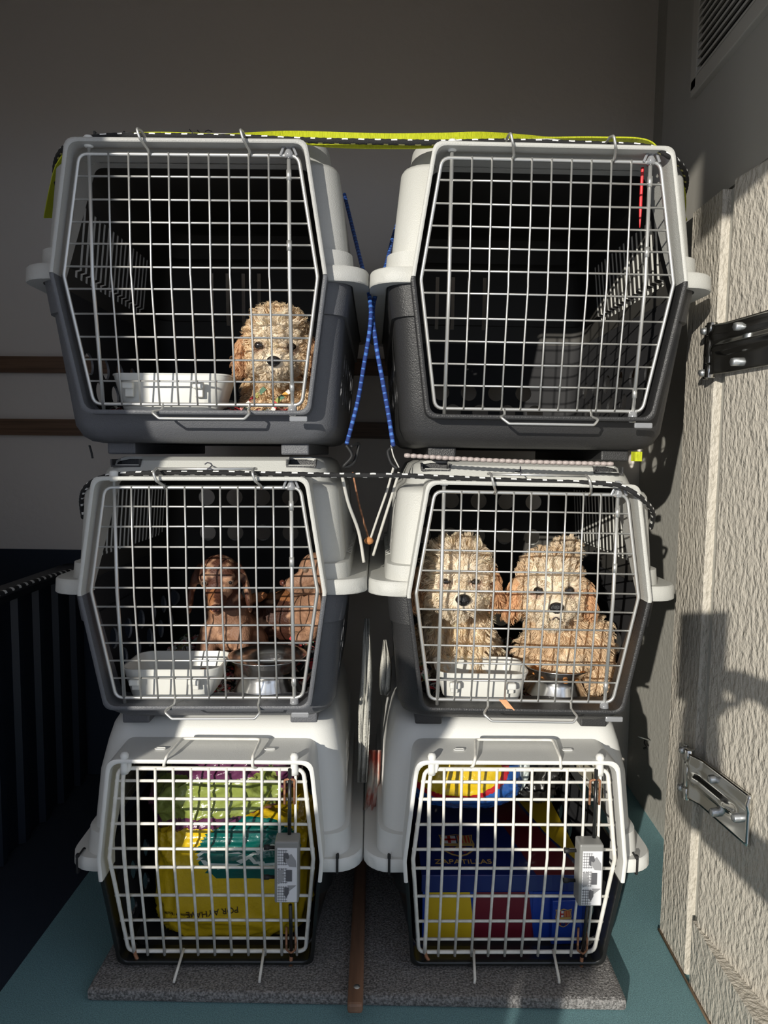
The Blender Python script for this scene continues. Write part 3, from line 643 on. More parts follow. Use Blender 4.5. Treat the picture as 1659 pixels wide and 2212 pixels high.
def crest(par,T,s):
    g=lambda pts,m,k: MB().add([T(x*s,y*s,k) for x,y in pts]+[T(x*s,y*s,k+.0004) for x,y in pts],[tuple(range(len(pts)))[::-1],tuple(range(len(pts),2*len(pts)))]+[(i,(i+1)%len(pts),(i+1)%len(pts)+len(pts),i+len(pts)) for i in range(len(pts))],0,False)
    out=[(-.5,.55),(-.25,.50),(0,.58),(.25,.50),(.5,.55),(.46,.30),(.5,.05),(.42,-.30),(.22,-.50),(0,-.6),(-.22,-.50),(-.42,-.30),(-.5,.05),(-.46,.30)]
    g(out,C_GOLD,0).build('crest',C_GOLD,par)
    q=[(x*.9,y*.9) for x,y in out]; g(q,C_BLUE,.0005).build('crest_field',C_BLUE,par)
    g([(-.41,.46),(-.02,.46),(-.02,.08),(-.41,.08)],C_WHT,.0009).build('cross_field',C_WHT,par)
    g([(-.26,.46),(-.17,.46),(-.17,.08),(-.26,.08)],C_RED,.0013).build('red_cross',C_RED,par); g([(-.41,.31),(-.02,.31),(-.02,.22),(-.41,.22)],C_RED,.0013).build('red_cross',C_RED,par)
    g([(.02,.46),(.41,.46),(.41,.08),(.02,.08)],C_GOLD,.0009).build('striped_field',C_GOLD,par)
    for i in range(4): g([(.05+.095*i,.46),(.09+.095*i,.46),(.09+.095*i,.08),(.05+.095*i,.08)],C_RED,.0013).build('red_stripe',C_RED,par)
    g([(-.45,.06),(.45,.06),(.44,-.06),(-.44,-.06)],C_GOLD,.0009).build('gold_band',C_GOLD,par)
    for x in (-.25,.1): g([(x,-.1),(x+.12,-.1),(x+.1,-.42),(x+.02,-.42)],C_MAR,.0009).build('maroon_bar',C_MAR,par)
    g([(.1*math.cos(a*PI/4),.1*math.sin(a*PI/4)-.2) for a in range(8)],C_GOLD,.0013).build('ball',C_GOLD,par)
crest(lid,lambda x,y,k:Vector((-.080+x,-.045+y,bh+k)),.072)
sb=empty('small_box',kpt('BR',.125,.10,FZK['BR']),'small blue packet with a little crest standing in front of the shoe box','packet')
MB().box((0,0,.045),(.06,.02,.09),bev=.002).build('packet_body',C_BLU2,sb); crest(sb,lambda x,y,k:Vector((x-.008,-.0105-k,.055+y)),.032)
sb.rotation_euler=(0,0,.1)
# ------------------------------------------------------------ plastic bags
def bag(name,pos,size,rot,zones,label,cat='bag',amp=.10,seed=1,pick=None,ex=.75):
    bm=bmesh.new(); bmesh.ops.create_icosphere(bm,subdivisions=6,radius=1)
    for v in bm.verts:
        n=v.co.normalized(); c=Vector((math.copysign(abs(n.x)**ex,n.x),math.copysign(abs(n.y)**ex,n.y),math.copysign(abs(n.z)**ex,n.z)))
        q=n*1.6+Vector((seed,0,seed)); w=noise.noise(q*.9)*.9
        rd=(1-abs(noise.noise(q*1.7+Vector((w,0,0)))))**3*.9+(1-abs(noise.noise(q*4.5+Vector((w*2,w,0)))))**4*.35+noise.noise(q*9)*.10
        v.co=c*(1+amp*(rd-.6))
    me=bpy.data.meshes.new(name)
    for f in bm.faces: f.smooth=True; f.material_index=pick(f.calc_center_median()) if pick else 0
    bm.to_mesh(me); bm.free(); me.transform(Matrix.Diagonal((*size,1)))
    for m in zones: me.materials.append(m)
    o=link(name,me); tag(o,label,cat); o.rotation_mode='XYZ'; o.rotation_euler=rot; o.location=pos; return o
PY=mat('yellow_plastic_film',(.70,.48,.015),.2,bump=.8,bscale=45,coat=.5); PG=mat('green_plastic_film',(.26,.31,.07),.2,bump=.8,bscale=45,coat=.5); PP=mat('purple_plastic_film',(.13,.035,.09),.2,bump=.8,bscale=45,coat=.5); PT=mat('teal_printed_film',(.0,.10,.085),.2,bump=.6,bscale=45,coat=.5); PW=mat('white_printed_film',(.6,.66,.64),.3)
PR=mat('red_plastic_film',(.5,.02,.03),.2,coat=.5); PB=mat('blue_plastic_film',(.03,.12,.42),.2,coat=.5)
def pk1(c):
    e=((c.x-.25)/.62)**2+((c.z-.55)/.42)**2
    if e<1 and c.y<0:
        u=c.x-.25; 
        if abs((c.z-.5)-.13*math.sin(u*5))<.025 or abs((c.z-.5)+.13*math.sin(u*5))<.025: return 2
        return 1
    return 0
g1=kpt('BL',.012,.215,FZK['BL']+.110); bb=bag('plastic_bag',g1,(.158,.128,.130),(0,0,.03),[PY,PT,PW],'yellow plastic bag with a teal oval filling the bottom left carrier',pick=pk1,seed=3,amp=.06,ex=.5)
lt=mat('dark_print',(.05,.03,.01),.5)
def print_on(o,s_,size,x,z,ang,name):
    bpy.context.view_layer.update()
    me=text(s_,size,lt,None,Matrix(),name).data; ob=[q for q in bpy.data.objects if q.data==me][0]
    bm=bmesh.new(); bm.from_mesh(me); bmesh.ops.subdivide_edges(bm,edges=[e for e in bm.edges if e.calc_length()>.004],cuts=2); c,sn=math.cos(ang),math.sin(ang)
    for v in bm.verts:
        px_,pz_,k=x+v.co.x*c-v.co.y*sn,z+v.co.x*sn+v.co.y*c,v.co.z
        hit,l,n_,i=o.ray_cast(Vector((px_,-1,pz_)),Vector((0,1,0))); v.co=(px_,(l.y if hit else 0)-.0012-k,pz_)
    bm.to_mesh(me); bm.free(); ob.parent=o
print_on(bb,'POR AYHAVE',.017,-.030,-.040,PI+.12,'lettering'); print_on(bb,'la bolsa se recicla',.008,-.095,-.050,PI+.05,'small_lettering')
def pk2(c):
    s=c.z+.35*math.sin(c.x*2.2); 
    return 0 if -.42<s<.5 and abs(c.x)<.78 else 1
g2=kpt('BL',-.012,.225,.055); bag('plastic_bag',g2,(.155,.13,.082),(0,-.42,.0),[PG,PP],'crumpled green and purple plastic bag on top of the yellow bag',pick=pk2,seed=9,amp=.13)
g3=kpt('BL',.02,.36,.085); bag('plastic_bag',g3,(.13,.09,.045),(0,.1,0),[PP,PY],'purple plastic bag at the back under the left carrier roof',pick=lambda c:1 if c.x>.35 and c.z<.3 else 0,seed=14,amp=.15)
def pk3(c):
    r=math.hypot(c.x*1.0+.15,c.z*1.0-.15); 
    return 0 if r<.72 else (1 if r<.84 else 2)
g4=kpt('BR',-.065,.235,.062); bag('plastic_bag',g4,(.125,.10,.075),(-.3,.0,0),[PY,PR,PB],'yellow, red and blue plastic bag lying on the shoe box',pick=pk3,seed=5,amp=.05)
g5=kpt('BR',.052,.25,.075); bag('plastic_bag',g5,(.024,.07,.055),(0,.15,0),[PW],'white and pale blue plastic pouch beside the yellow and red bag',seed=7,amp=.1)
g6=kpt('BR',.10,.36,.04); bag('plastic_bag',g6,(.08,.10,.085),(0,.3,0),[mat('black_plastic_film',(.015,.014,.013),.35)],'black plastic bag behind the shoe box',seed=8,amp=.2)
# ------------------------------------------------------------ latch boxes, zip ties, marks
GB=mat('grey_latch_box',(.25,.25,.24),.45); STK=mat('sticker_paper',(.72,.72,.74),.5); INK=mat('grey_print',(.10,.10,.11),.6); INK2=mat('mid_grey_print',(.30,.30,.31),.6)
def latchbox(k,px,py,label):
    q=kinv(k,px,py,-.034); r=kroot('latch_box',k,(q.x,-.012,q.z),label,'latch box','grey latch boxes on the white doors')
    MB().box((0,-.006,0),(.042,.032,.112),bev=.003).build('housing',GB,r)
    s=MB().box((.001,-.0225,-.004),(.034,.001,.098)).build('sticker',STK,r)
    lines=MB()
    for j in range(3):
        z0=.028-.033*j
        for i in range(4): lines.box((-.013+.004*i,-.0234,z0),(.0005,.0006,.028))
        for i in range(6): lines.box((-.007,-.0234,z0-.0125+.005*i),(.017,.0006,.0005))
    lines.build('printed_grid',INK,s)
    def poly(nm,m,PP,y):
        q=MB()
        for P in PP: q.prism([(.001-.0165+u*.033,.0445-w*.0985) for u,w in P],-y,-y-.0004)
        return q.build(nm,m,s)
    poly('printed_hand',INK2,[[(.55,.14),(.72,.10),(.95,.22),(.98,.34),(.62,.33),(.36,.20)]],.0236)
    poly('printed_hand',INK2,[[(.02,.38),(.15,.40),(.32,.36),(.36,.42),(.22,.48),(.38,.50),(.30,.60),(.02,.66)]],.0236)
    poly('printed_wedge',INK2,[[(.52,.68),(.98,.68),(.62,.78)]],.0236)
    poly('printed_clasp',INK,[[(.33,.08),(.55,.08),(.62,.16),(.55,.19),(.42,.17),(.42,.26),(.33,.24)]],.0241)
    poly('printed_clasp',INK,[[(.46,.39),(.76,.39),(.76,.60),(.46,.60)]],.0241)
    poly('printed_clasp',INK,[[(.36,.72),(.60,.72),(.60,.82),(.48,.90),(.36,.86)]],.0241)
    for z in (.033,-.022): MB().tube([(-.02,.0,z),(-.032,.0,z),(-.034,0,z),(-.042,.0,z)],[.003,.003,.0045,.0045],10).build('pin',M['blk'],r)
latchbox('BL',619,1885,'grey latch box with pictogram sticker on the left white door')
latchbox('BR',1277,1892,'grey latch box with pictogram sticker on the right white door')
for k,x,lab in (('BL',-.247,'black cable tie at the outer rim of the bag-filled carrier'),('BL',.222,'black cable tie at the inner rim of the bag-filled carrier'),('BR',-.222,'black cable tie at the inner rim of the shoe-box carrier'),('BR',.230,'black cable tie at the outer rim of the shoe-box carrier')):
    p=MODEL['C']; r=kroot('cable_tie',k,(x,p['fy']-.006,p['fz']),lab,'cable tie','black cable ties on the bottom rims')
    MB().tube(fillet([(0,-.0005,-.006),(0,-.0005,.0235),(0,.035,.0235),(0,.035,-.006)],.003,3),.0014,6,closed=True,flat=(.0022,.0012)).build('tie_band',M['blk'],r)
    b=MB(); b.box((0,.004,.026),(.006,.008,.006),bev=.001); b.build('tie_head',M['blk'],r)
bpy.context.view_layer.update()
DG=bpy.context.evaluated_depsgraph_get()
def cast(px,py):
    d=at(px,py,'Y',1).normalized(); h,l,n,i,o,m=S.ray_cast(DG,d*.3,d); return l-d*.0008 if h else d*1.2
INKM=mat('marker_ink',(.06,.06,.08),.6)
def mark(strokes,label):
    b=MB()
    for s in strokes:
        q=[cast(*p) for p in s]; b.tube(q,.0011,6)
    tag(b.build('marker_writing',INKM),label,'writing')
mark([[(442,1003),(448,999),(455,1001),(458,1006),(452,1011),(447,1014)],[(447,1014),(453,1012),(461,1015)]],'digit 2 written in marker above the left middle door')
mark([[(1113,1018),(1119,1019),(1125,1018)],[(1124,1008),(1124,1013),(1125,1018),(1125,1025)]],'digit 1 written in marker above the right middle door')
mark([[(409,279),(412,283),(415,287)],[(426,281),(431,286)],[(443,284),(450,281),(458,284)]],'dark marker scribble on the roof of the left upper carrier')
# red tie seen inside the empty carrier
b=MB(); q=[kinv('TR',1388,362,.03),kinv('TR',1386,400,.03),kinv('TR',1384,440,.03),kinv('TR',1382,492,.03)]
b.tube(bez(q,5),[.0026]*12+[.0022,.0018,.0012,.0008],8); o=tag(b.build('red_tie',mat('red_plastic',(.75,.04,.05),.4)),'thin red plastic tie hanging inside the empty upper carrier','tie'); o.matrix_world=LOC['TR']
# orange cardboard tag at the sill of the right middle carrier
b=MB(); c=[A(1078,1512,1.215),A(1094,1512,1.215),A(1112,1534,1.205),A(1100,1538,1.205)]; b.add(c+[v+Vector((0,.0012,0)) for v in c],[(0,1,2,3),(7,6,5,4),(0,4,5,1),(1,5,6,2),(2,6,7,3),(3,7,4,0)],0,False)
tag(b.build('paper_scrap',mat('orange_paper',(.75,.33,.16),.7)),'orange paper scrap hanging over the sill of the right middle carrier','scrap')
# ------------------------------------------------------------ clutter in the gap between the stacks
GW=mat('off_white_net_fabric',(.55,.54,.49),.7,bump=.8,bscale=300); GC=mat('dirty_white_cord',(.55,.54,.5),.7)
def cord(pts,r,m,label,cat='cord'): return tag(MB().tube(bez(pts,8),r,8).build('cord',m),label,cat)
cord([A(738,1022,1.25),A(752,1085,1.27),A(775,1150,1.30),A(786,1215,1.30)],.003,GC,'thick white cord hanging down the inner side of the left middle carrier')
cord([A(762,1020,1.35),A(776,1090,1.34),A(797,1166,1.33)],.0018,M['rust'],'thin brown cord running down to the knot in the gap')
cord([A(850,1010,1.30),A(836,1060,1.31),A(815,1120,1.32),A(799,1168,1.33)],.0022,GC,'white cord sloping from the right middle carrier to the knot')
cord([A(862,1020,1.30),A(845,1075,1.31),A(826,1135,1.32),A(806,1200,1.33)],.0026,GC,'second white cord sloping down beside the right middle carrier')
cord([A(845,962,1.235),A(850,985,1.235),A(862,1010,1.24)],.0012,GC,'short white string below the blue rope knot')
cord([A(193,962,1.3),A(197,975,1.3),A(200,990,1.3)],.002,M['blk'],'short black cord under the outer corner of the left upper carrier')
k=MB(); k.lathe([(0,-.008),(.007,-.005),(.009,0),(.006,.006),(0,.008)],A(797,1168,1.33),10); tag(k.build('cord_knot',mat('orange_brown_twine',(.5,.22,.08),.8)),'small orange-brown knot where the gap cords meet','knot')
def strip(rows,m,label,cat='fabric',name='net_fabric'):
    b=MB(); vs=[];fs=[]
    for i,(l,r_,Y) in enumerate(rows):
        for t in range(7): 
            c=A(l[0]+(r_[0]-l[0])*t/6,l[1]+(r_[1]-l[1])*t/6,Y+.012*math.sin(t*2.1+i*.9)); vs.append(c)
    for i in range(len(rows)-1):
        for t in range(6): q=i*7+t; fs.append((q,q+1,q+8,q+7))
    b.add(vs,fs); o=b.build(name,m); md=o.modifiers.new('t','SOLIDIFY'); md.thickness=.0015; return tag(o,label,cat)
strip([((787,1336),(798,1336),1.36),((784,1400),(800,1400),1.37),((780,1470),(803,1470),1.38),((775,1540),(800,1540),1.39),((774,1600),(798,1600),1.4),((772,1690),(792,1690),1.42)],GW,'off-white net fabric hanging in the gap between the lower carriers')
strip([((828,1382),(834,1382),1.40),((822,1440),(845,1440),1.40),((820,1480),(843,1490),1.41),((822,1500),(836,1502),1.41)],GW,'folded white fabric beside the right middle carrier in the gap')
o=strip([((797,1620),(822,1620),1.45),((796,1680),(820,1685),1.44),((790,1730),(815,1735),1.43),((786,1750),(812,1752),1.42)],mat('printed_scrap_paper',(.62,.58,.50),.7,col2=(.5,.12,.08),vscale=30),'crumpled printed paper low in the gap between the stacks','paper','crumpled_paper')
# ------------------------------------------------------------ animals
def blob(parts, voxel=.004, smooth=4, name='body'):
    """parts: ellipsoids (centre, radii, rotation) and limbs (list of (point, radius)); fused into one continuous skin"""
    bm=bmesh.new()
    for p in parts:
        if p[0]=='e':
            _,c,r,ro=p; m=Matrix.Translation(c)@(ro.to_4x4() if ro else Matrix())@Matrix.Diagonal((*r,1)); bmesh.ops.create_icosphere(bm,subdivisions=4,radius=1,matrix=m)
        else:
            pts=p[1]
            for (a,ra),(b_,rb) in zip(pts,pts[1:]):
                a=Vector(a); b_=Vector(b_); n=max(2,int((b_-a).length/(min(ra,rb)*.35)))
                for i in range(n+1):
                    t=i/n; bmesh.ops.create_icosphere(bm,subdivisions=2,radius=ra+(rb-ra)*t,matrix=Matrix.Translation(a.lerp(b_,t)))
    me=bpy.data.meshes.new('b'); bm.to_mesh(me); bm.free()
    o=bpy.data.objects.new('b',me); COL.objects.link(o)
    m=o.modifiers.new('r','REMESH'); m.mode='VOXEL'; m.voxel_size=voxel; m.use_smooth_shade=True
    m=o.modifiers.new('s','SMOOTH'); m.iterations=smooth; m.factor=.5
    out=bpy.data.meshes.new_from_object(o.evaluated_get(bpy.context.evaluated_depsgraph_get())); bpy.data.objects.remove(o); out.name=name
    for p in out.polygons: p.use_smooth=True
    return out
def coat_mat(name,rough=.75,bump=0):
    m=mat(name,(.5,.5,.5),rough,bump=bump,bscale=260,spec=.25); nt=m.node_tree; a=nt.nodes.new('ShaderNodeVertexColor'); a.layer_name='coat'
    nt.links.new(a.outputs[0],nt.nodes['Principled BSDF'].inputs['Base Color']); return m
FUR=coat_mat('curly_coat')
_nt=FUR.node_tree; _t=_nt.nodes.new('ShaderNodeBsdfTranslucent'); _mx=_nt.nodes.new('ShaderNodeMixShader'); _mx.inputs[0].default_value=.35
_vc=[n for n in _nt.nodes if n.type=='VERTEX_COLOR'][0]; _nt.links.new(_vc.outputs[0],_t.inputs[0]); _nt.links.new(_nt.nodes['Principled BSDF'].outputs[0],_mx.inputs[1]); _nt.links.new(_t.outputs[0],_mx.inputs[2]); _nt.links.new(_mx.outputs[0],_nt.nodes['Material Output'].inputs[0]); FURB=coat_mat('undercoat',.85); SHORT=coat_mat('short_coat',.42,.5)
def paint(me,fn):
    n=len(me.vertices); co=np.empty(n*3); me.vertices.foreach_get('co',co); co=co.reshape(-1,3); c=np.ones((n,4)); c[:,:3]=fn(co)
    a=me.color_attributes.new('coat','FLOAT_COLOR','POINT'); a.data.foreach_set('color',c.ravel())
def furmesh(me,N,length,comb,color,skip,seed=1,width=.0011,clump=14,curl=.004,seg=6):
    rg=np.random.RandomState(seed); me.calc_loop_triangles(); T=np.empty(len(me.loop_triangles)*3,int); me.loop_triangles.foreach_get('vertices',T); T=T.reshape(-1,3)
    co=np.empty(len(me.vertices)*3); me.vertices.foreach_get('co',co); co=co.reshape(-1,3)
    A_,B_,C_=co[T[:,0]],co[T[:,1]],co[T[:,2]]; nr=np.cross(B_-A_,C_-A_); ar=np.linalg.norm(nr,axis=1); nr/=ar[:,None]+1e-12
    k=rg.choice(len(T),N,p=ar/ar.sum()); u=rg.rand(N,2); f=u.sum(1)>1; u[f]=1-u[f]
    P=A_[k]+(B_-A_)[k]*u[:,:1]+(C_-A_)[k]*u[:,1:]; n=nr[k]; keep=~skip(P,n); P=P[keep]; n=n[keep]; N=len(P)
    nc=max(1,N//clump); ci=rg.choice(N,nc,replace=False); CP=P[ci]
    near=np.empty(N,int)
    for s in range(0,N,2000): near[s:s+2000]=((P[s:s+2000,None]-CP[None])**2).sum(2).argmin(1)
    L=length(P)*rg.uniform(.7,1.15,N); d=comb(P,n); d/=np.linalg.norm(d,axis=1)[:,None]
    # clump direction jitter
    jit=rg.normal(0,.24,(nc,3)); d=d+jit[near]; d/=np.linalg.norm(d,axis=1)[:,None]
    tipc=(CP+ (d[ci])*L[ci][:,None])[near]; tip=P+d*L[:,None]; tip=tip*.5+tipc*.5
    ph=rg.uniform(0,6.28,nc)[near]+rg.uniform(-.5,.5,N); fr=rg.uniform(.8,1.5,nc)[near]
    side=np.cross(d,n); side/=np.linalg.norm(side,axis=1)[:,None]+1e-9; sd2=np.cross(d,side)
    V_=[];
    rd=rg.normal(0,1,(N,3)); w=np.cross(d,rd); w/=np.linalg.norm(w,axis=1)[:,None]+1e-9
    for i in range(seg):
        t=i/(seg-1); c=P*(1-t)+tip*t+n*(np.sin(t*np.pi)*L*.16)[:,None]+side*(np.sin(ph+t*5*fr)*curl*t)[:,None]+sd2*(np.cos(ph+t*5*fr)*curl*t*.6)[:,None]
        c[:,2]-=t*t*L*.12; ww=width*(1-.8*t**2); V_.append(c-w*ww); V_.append(c+w*ww)
    V_=np.stack(V_,1).reshape(-1,3); base=(np.arange(N)*seg*2)[:,None]
    F=np.concatenate([base+np.array([[2*i,2*i+1,2*i+3,2*i+2]]) for i in range(seg-1)],1).reshape(-1,4)
    m=bpy.data.meshes.new('fur'); m.vertices.add(len(V_)); m.vertices.foreach_set('co',V_.ravel()); m.loops.add(F.size); m.loops.foreach_set('vertex_index',F.ravel())
    m.polygons.add(len(F)); m.polygons.foreach_set('loop_start',np.arange(len(F))*4); m.polygons.foreach_set('use_smooth',np.ones(len(F),bool)); m.update(calc_edges=True)
    cc=color(P)*(rg.uniform(.86,1.1,(N,1)))*(rg.uniform(.9,1.08,nc)[near][:,None]); cc=np.clip(np.repeat(cc,seg*2,0),0,1)
    a=m.color_attributes.new('coat','FLOAT_COLOR','POINT'); a.data.foreach_set('color',np.concatenate([cc,np.ones((len(cc),1))],1).ravel())
    m.materials.append(FUR); return m
EYE=mat('dark_eye',(.012,.008,.006),.06,coat=1); NOSE=mat('black_nose',(.012,.011,.012),.32,bump=.5,bscale=400); NOSEB=mat('brown_nose',(.10,.035,.025),.3); LIDP=mat('pink_eye_rim',(.42,.17,.13),.6); AMB=mat('pale_brown_iris',(.20,.13,.09),.08,coat=1); MOUTH=mat('dark_lip',(.05,.03,.03),.5)
def sph(name,c,r,m,par,sq=(1,1,1),ro=None):
    b=MB(); b.lathe([(r*math.sin(PI*i/12),-r*math.cos(PI*i/12)) for i in range(13)],n=20); me=b.mesh(name,m); me.transform(Matrix.Translation(c)@(ro.to_4x4() if ro else Matrix())@Matrix.Diagonal((*sq,1))); return link(name,me,par)
def nosemesh(name,c,w,m,par,ro):
    P=[]
    bm=bmesh.new(); bmesh.ops.create_icosphere(bm,subdivisions=4,radius=1)
    for v in bm.verts:
        x,y,z=v.co; x*=1-.35*max(0,-z); 
        for s in (-1,1):
            dd=math.hypot(x-s*.45,z+.15); y+= .35*math.exp(-(dd/.18)**2) if y<0 else 0
        y+= .25*math.exp(-(x/.08)**2)*(1 if (z<-.1 and y<0) else 0)
        v.co=(x*w,y*w*.7,z*w*.78)
    for f in bm.faces: f.smooth=True
    me=bpy.data.meshes.new(name); bm.to_mesh(me); bm.free(); me.materials.append(m); me.transform(Matrix.Translation(c)@ro.to_4x4()); return link(name,me,par)
CREAM=np.array([.95,.80,.60]); APR=np.array([.80,.50,.28]); PALE=np.array([.94,.82,.65])
def fluffy(k,headpx,hy,label,hscale,head_rot,body,earcol,tuft=None,seed=1,eyes=True,bcol=CREAM,earshift=(0,0),openeye=1.0,ex=.028):
    """curly puppy; built in the kink frame of carrier k"""
    H=kinv(k,headpx[0],headpx[1],hy); s=hscale; Rh=Matrix.Rotation(head_rot[2],3,'Z')@Matrix.Rotation(head_rot[0],3,'X')@Matrix.Rotation(head_rot[1],3,'Y')
    h=lambda x,y,z: H+Rh@Vector((x*s,y*s,z*s)); hr=lambda *r: tuple(q*s for q in r)
    P=[('e',h(0,0,0),hr(.056,.052,.050),Rh),('e',h(0,-.012,.018),hr(.046,.042,.040),Rh),('e',h(0,-.040,-.024),hr(.034,.040,.026),Rh),('e',h(0,-.034,-.044),hr(.026,.028,.018),Rh),
       ('e',h(-.030,-.020,-.026),hr(.026,.026,.026),Rh),('e',h(.030,-.020,-.026),hr(.026,.026,.026),Rh),('e',h(0,-.058,-.020),hr(.020,.022,.017),Rh)]
    for sg in (-1,1):
        e=Rh@Matrix.Rotation(sg*-.18,3,'Y'); P.append(('e',h(sg*.060,.004,-.012),hr(.013,.024,.022),e)); P.append(('e',h(sg*.067,.000,-.036),hr(.011,.023,.026),e))
    bp,root=body(H,k)
    me=blob(P+bp,.0042,3)
    nose=h(0,-.080,-.017); Hi=Rh.transposed()
    def tohead(P): return (P-np.array(H))@np.array(Rh)/s
    def zones(P):
        q=tohead(P); c=np.tile(bcol,(len(P),1)).astype(float)
        rH=np.linalg.norm(q,axis=1)
        ear=(np.abs(q[:,0])>.052)&(q[:,2]<.012)&(q[:,2]>-.075)&(rH<.095)&(np.abs(q[:,1])<.035)
        mz=(rH<.1)&(q[:,1]<-.03)&(np.abs(q[:,0])<.04)
        dist=np.minimum(np.linalg.norm(q-[-ex,-.044,.000],axis=1),np.linalg.norm(q-[ex,-.044,.000],axis=1))
        c[mz]=PALE; c[ear]=earcol
        tear=(dist<.014)&(q[:,2]<.002); c[tear]=c[tear]*.55+np.array([.45,.22,.15])*.45
        return c
    paint(me,lambda co: zones(co)*.8); me.materials.append(FURB)
    base=LOC[k]@root; r=tag(empty('puppy',base,None,None,None,LOC[k].to_quaternion()),label,'puppy'); off=-root
    def put(o): o.data.transform(Matrix.Translation(off)); return o
    def skip(P,n):
        q=tohead(P); a=np.linalg.norm(q-[0,-.080,-.017],axis=1)<.014
        e1=np.linalg.norm(q-[-ex,-.046,.002],axis=1)<.0085*openeye; e2=np.linalg.norm(q-[ex,-.046,.002],axis=1)<.0085*openeye
        return a|e1|e2
    def length(P):
        q=tohead(P); rH=np.linalg.norm(q,axis=1); L=np.full(len(P),.021)*s/1.0; L[rH<.1]=.016*s; face=(q[:,1]<-.03)&(rH<.11); L[face]=.0095*s
        mzz=(q[:,1]<-.045)&(rH<.11); L[mzz]=.009*s; near=(np.minimum(np.linalg.norm(q-[-ex,-.046,.002],axis=1),np.linalg.norm(q-[ex,-.046,.002],axis=1))<.016); L[near]=.005*s
        top=(q[:,2]>.035)&(rH<.1); L[top]=.021*s; ch=(q[:,1]<-.02)&(q[:,2]<-.05)&(rH<.1); L[ch]=.015*s
        return L
    RhN=np.array(Rh)
    def comb(P,n):
        q=tohead(P); rH=np.linalg.norm(q,axis=1)
        rad=q-np.array([0,-.072,-.008]); rad/=np.linalg.norm(rad,axis=1)[:,None]+1e-9; rad=rad@RhN.T
        g=np.array([0,-.0,-1.]); tan=rad-n*(rad*n).sum(1)[:,None]
        d=n*.75+tan*.8+g*.08; ear=(np.abs(q[:,0])>.05)&(q[:,2]<.012); d[ear]=n[ear]*.35+g*1.0
        bod=rH>.1; d[bod]=n[bod]*.7+g*.6
        return d
    fm=furmesh(me,26000,length,comb,zones,skip,seed,width=.00068*s,curl=.0046,clump=16)
    put(link('body',me,r)); fo=put(link('fur',fm,r)); fo['kind']='stuff'
    put(nosemesh('nose',nose,.0125*s,NOSE,r,Rh))
    for sg in (-1,1):
        put(sph('eye',h(sg*ex,-.0465,.002),.0090*s,EYE,r,(1,.8,openeye*.9),Rh)); 
    b=MB(); b.tube(bez([h(-.016,-.066,-.038),h(-.007,-.074,-.040),h(0,-.076,-.034),h(.007,-.074,-.040),h(.016,-.066,-.038)],4),.0012*s,6); put(b.build('mouth',MOUTH,r))
    return r,H,h,put
def sit(px,y,wid=.06,legs=True,floor=.036,lean=0,dz=0):
    def f(H,k):
        zf=FZK[k]+floor; c=kinv(k,px,1106,y); cx=c.x
        top=H.z-.035; cy=y
        neck=Vector((H.x,H.y+.02,H.z-.03))
        P=[('l',[(neck,.034),((H.x*.6+cx*.4,cy-.01,H.z-.075),.046),((cx,cy,zf+.075),wid),((cx,cy+.05,zf+.055),wid*1.0)])]
        for sg in (-1,1):
            sx=cx+sg*wid*.55
            if legs: P.append(('l',[((sx,cy-.03,max(zf+.07,H.z-.10)),.026),((sx+sg*.004,cy-.045,zf+.045),.019),((sx+sg*.006,cy-.05,zf+.017),.0165),((sx+sg*.006,cy-.066,zf+.013),.016)]))
            P.append(('e',Vector((cx+sg*wid*.9,cy+.035,zf+.042)),(.032,.055,.042),None)); P.append(('l',[((cx+sg*wid*1.05,cy+.0,zf+.016),.017),((cx+sg*wid*1.05,cy-.035,zf+.014),.015)]))
        return P,Vector((cx,cy,zf))
    return f
# left upper carrier: puppy looking out at the lower right corner
r,H,h,put=fluffy('TL',(600,738),.105,'beige curly puppy peering out of the lower right corner of the left upper carrier',.98,(.36,.03,.04),sit(622,.19,.052,floor=.05),APR*.9+CREAM*.1,seed=3,bcol=CREAM*np.array([.98,.93,.85]),openeye=.9)
# ribbon hanging at its chest
def ribbon(k,pts,y,label):
    b=MB(); vs=[];n=len(pts); mi=[]
    for (x,yy) in pts: c=kinv(k,x,yy,y); vs += [c+Vector((-.003,0,.0025)),c+Vector((.003,0,-.0025))]
    fs=[(2*i,2*i+1,2*i+3,2*i+2) for i in range(n-1)]; b.add(vs,fs,0,False); b.m=[(0,1,6,2,4,0,3)[i%7] for i in range(n-1)]
    o=b.build('ribbon',[RC[0],RC[1],RC[2],RC[3],mat('orange_ribbon',(.85,.38,.05),.6),RC[5],RC[6]]); o.modifiers.new('t','SOLIDIFY').thickness=.0012; o.matrix_world=LOC[k]; return tag(o,label,'ribbon')
ribbon('TL',[(588,890),(592,880),(597,869),(604,861),(612,855),(620,849),(626,844)],.095,'orange and white ribbon hanging from the beige puppy in the upper carrier')
ribbon('TL',[(531,877),(540,868),(550,858),(560,850),(572,838)],.12,'green and red ribbon beside the beige puppy in the upper carrier')
# right middle carrier
fluffy('MR',(985,1236),.105,'pale cream curly puppy sitting behind the white trough with half-closed eyes',1.10,(.20,.0,.05),sit(990,.225,.062),APR*.95,seed=5,bcol=CREAM*1.03,openeye=.6,ex=.023)
def body_r(H,k):
    P,root=sit(1245,.185,.066)(H,k); return P,root
r,H,h,put=fluffy('MR',(1188,1260),.110,'curly apricot-and-cream puppy with a head tuft sitting on the right, paw in the bowl',1.06,(.14,-.05,-.10),body_r,APR*1.0,seed=8,bcol=CREAM*np.array([.93,.87,.80]),openeye=.95,ex=.025)
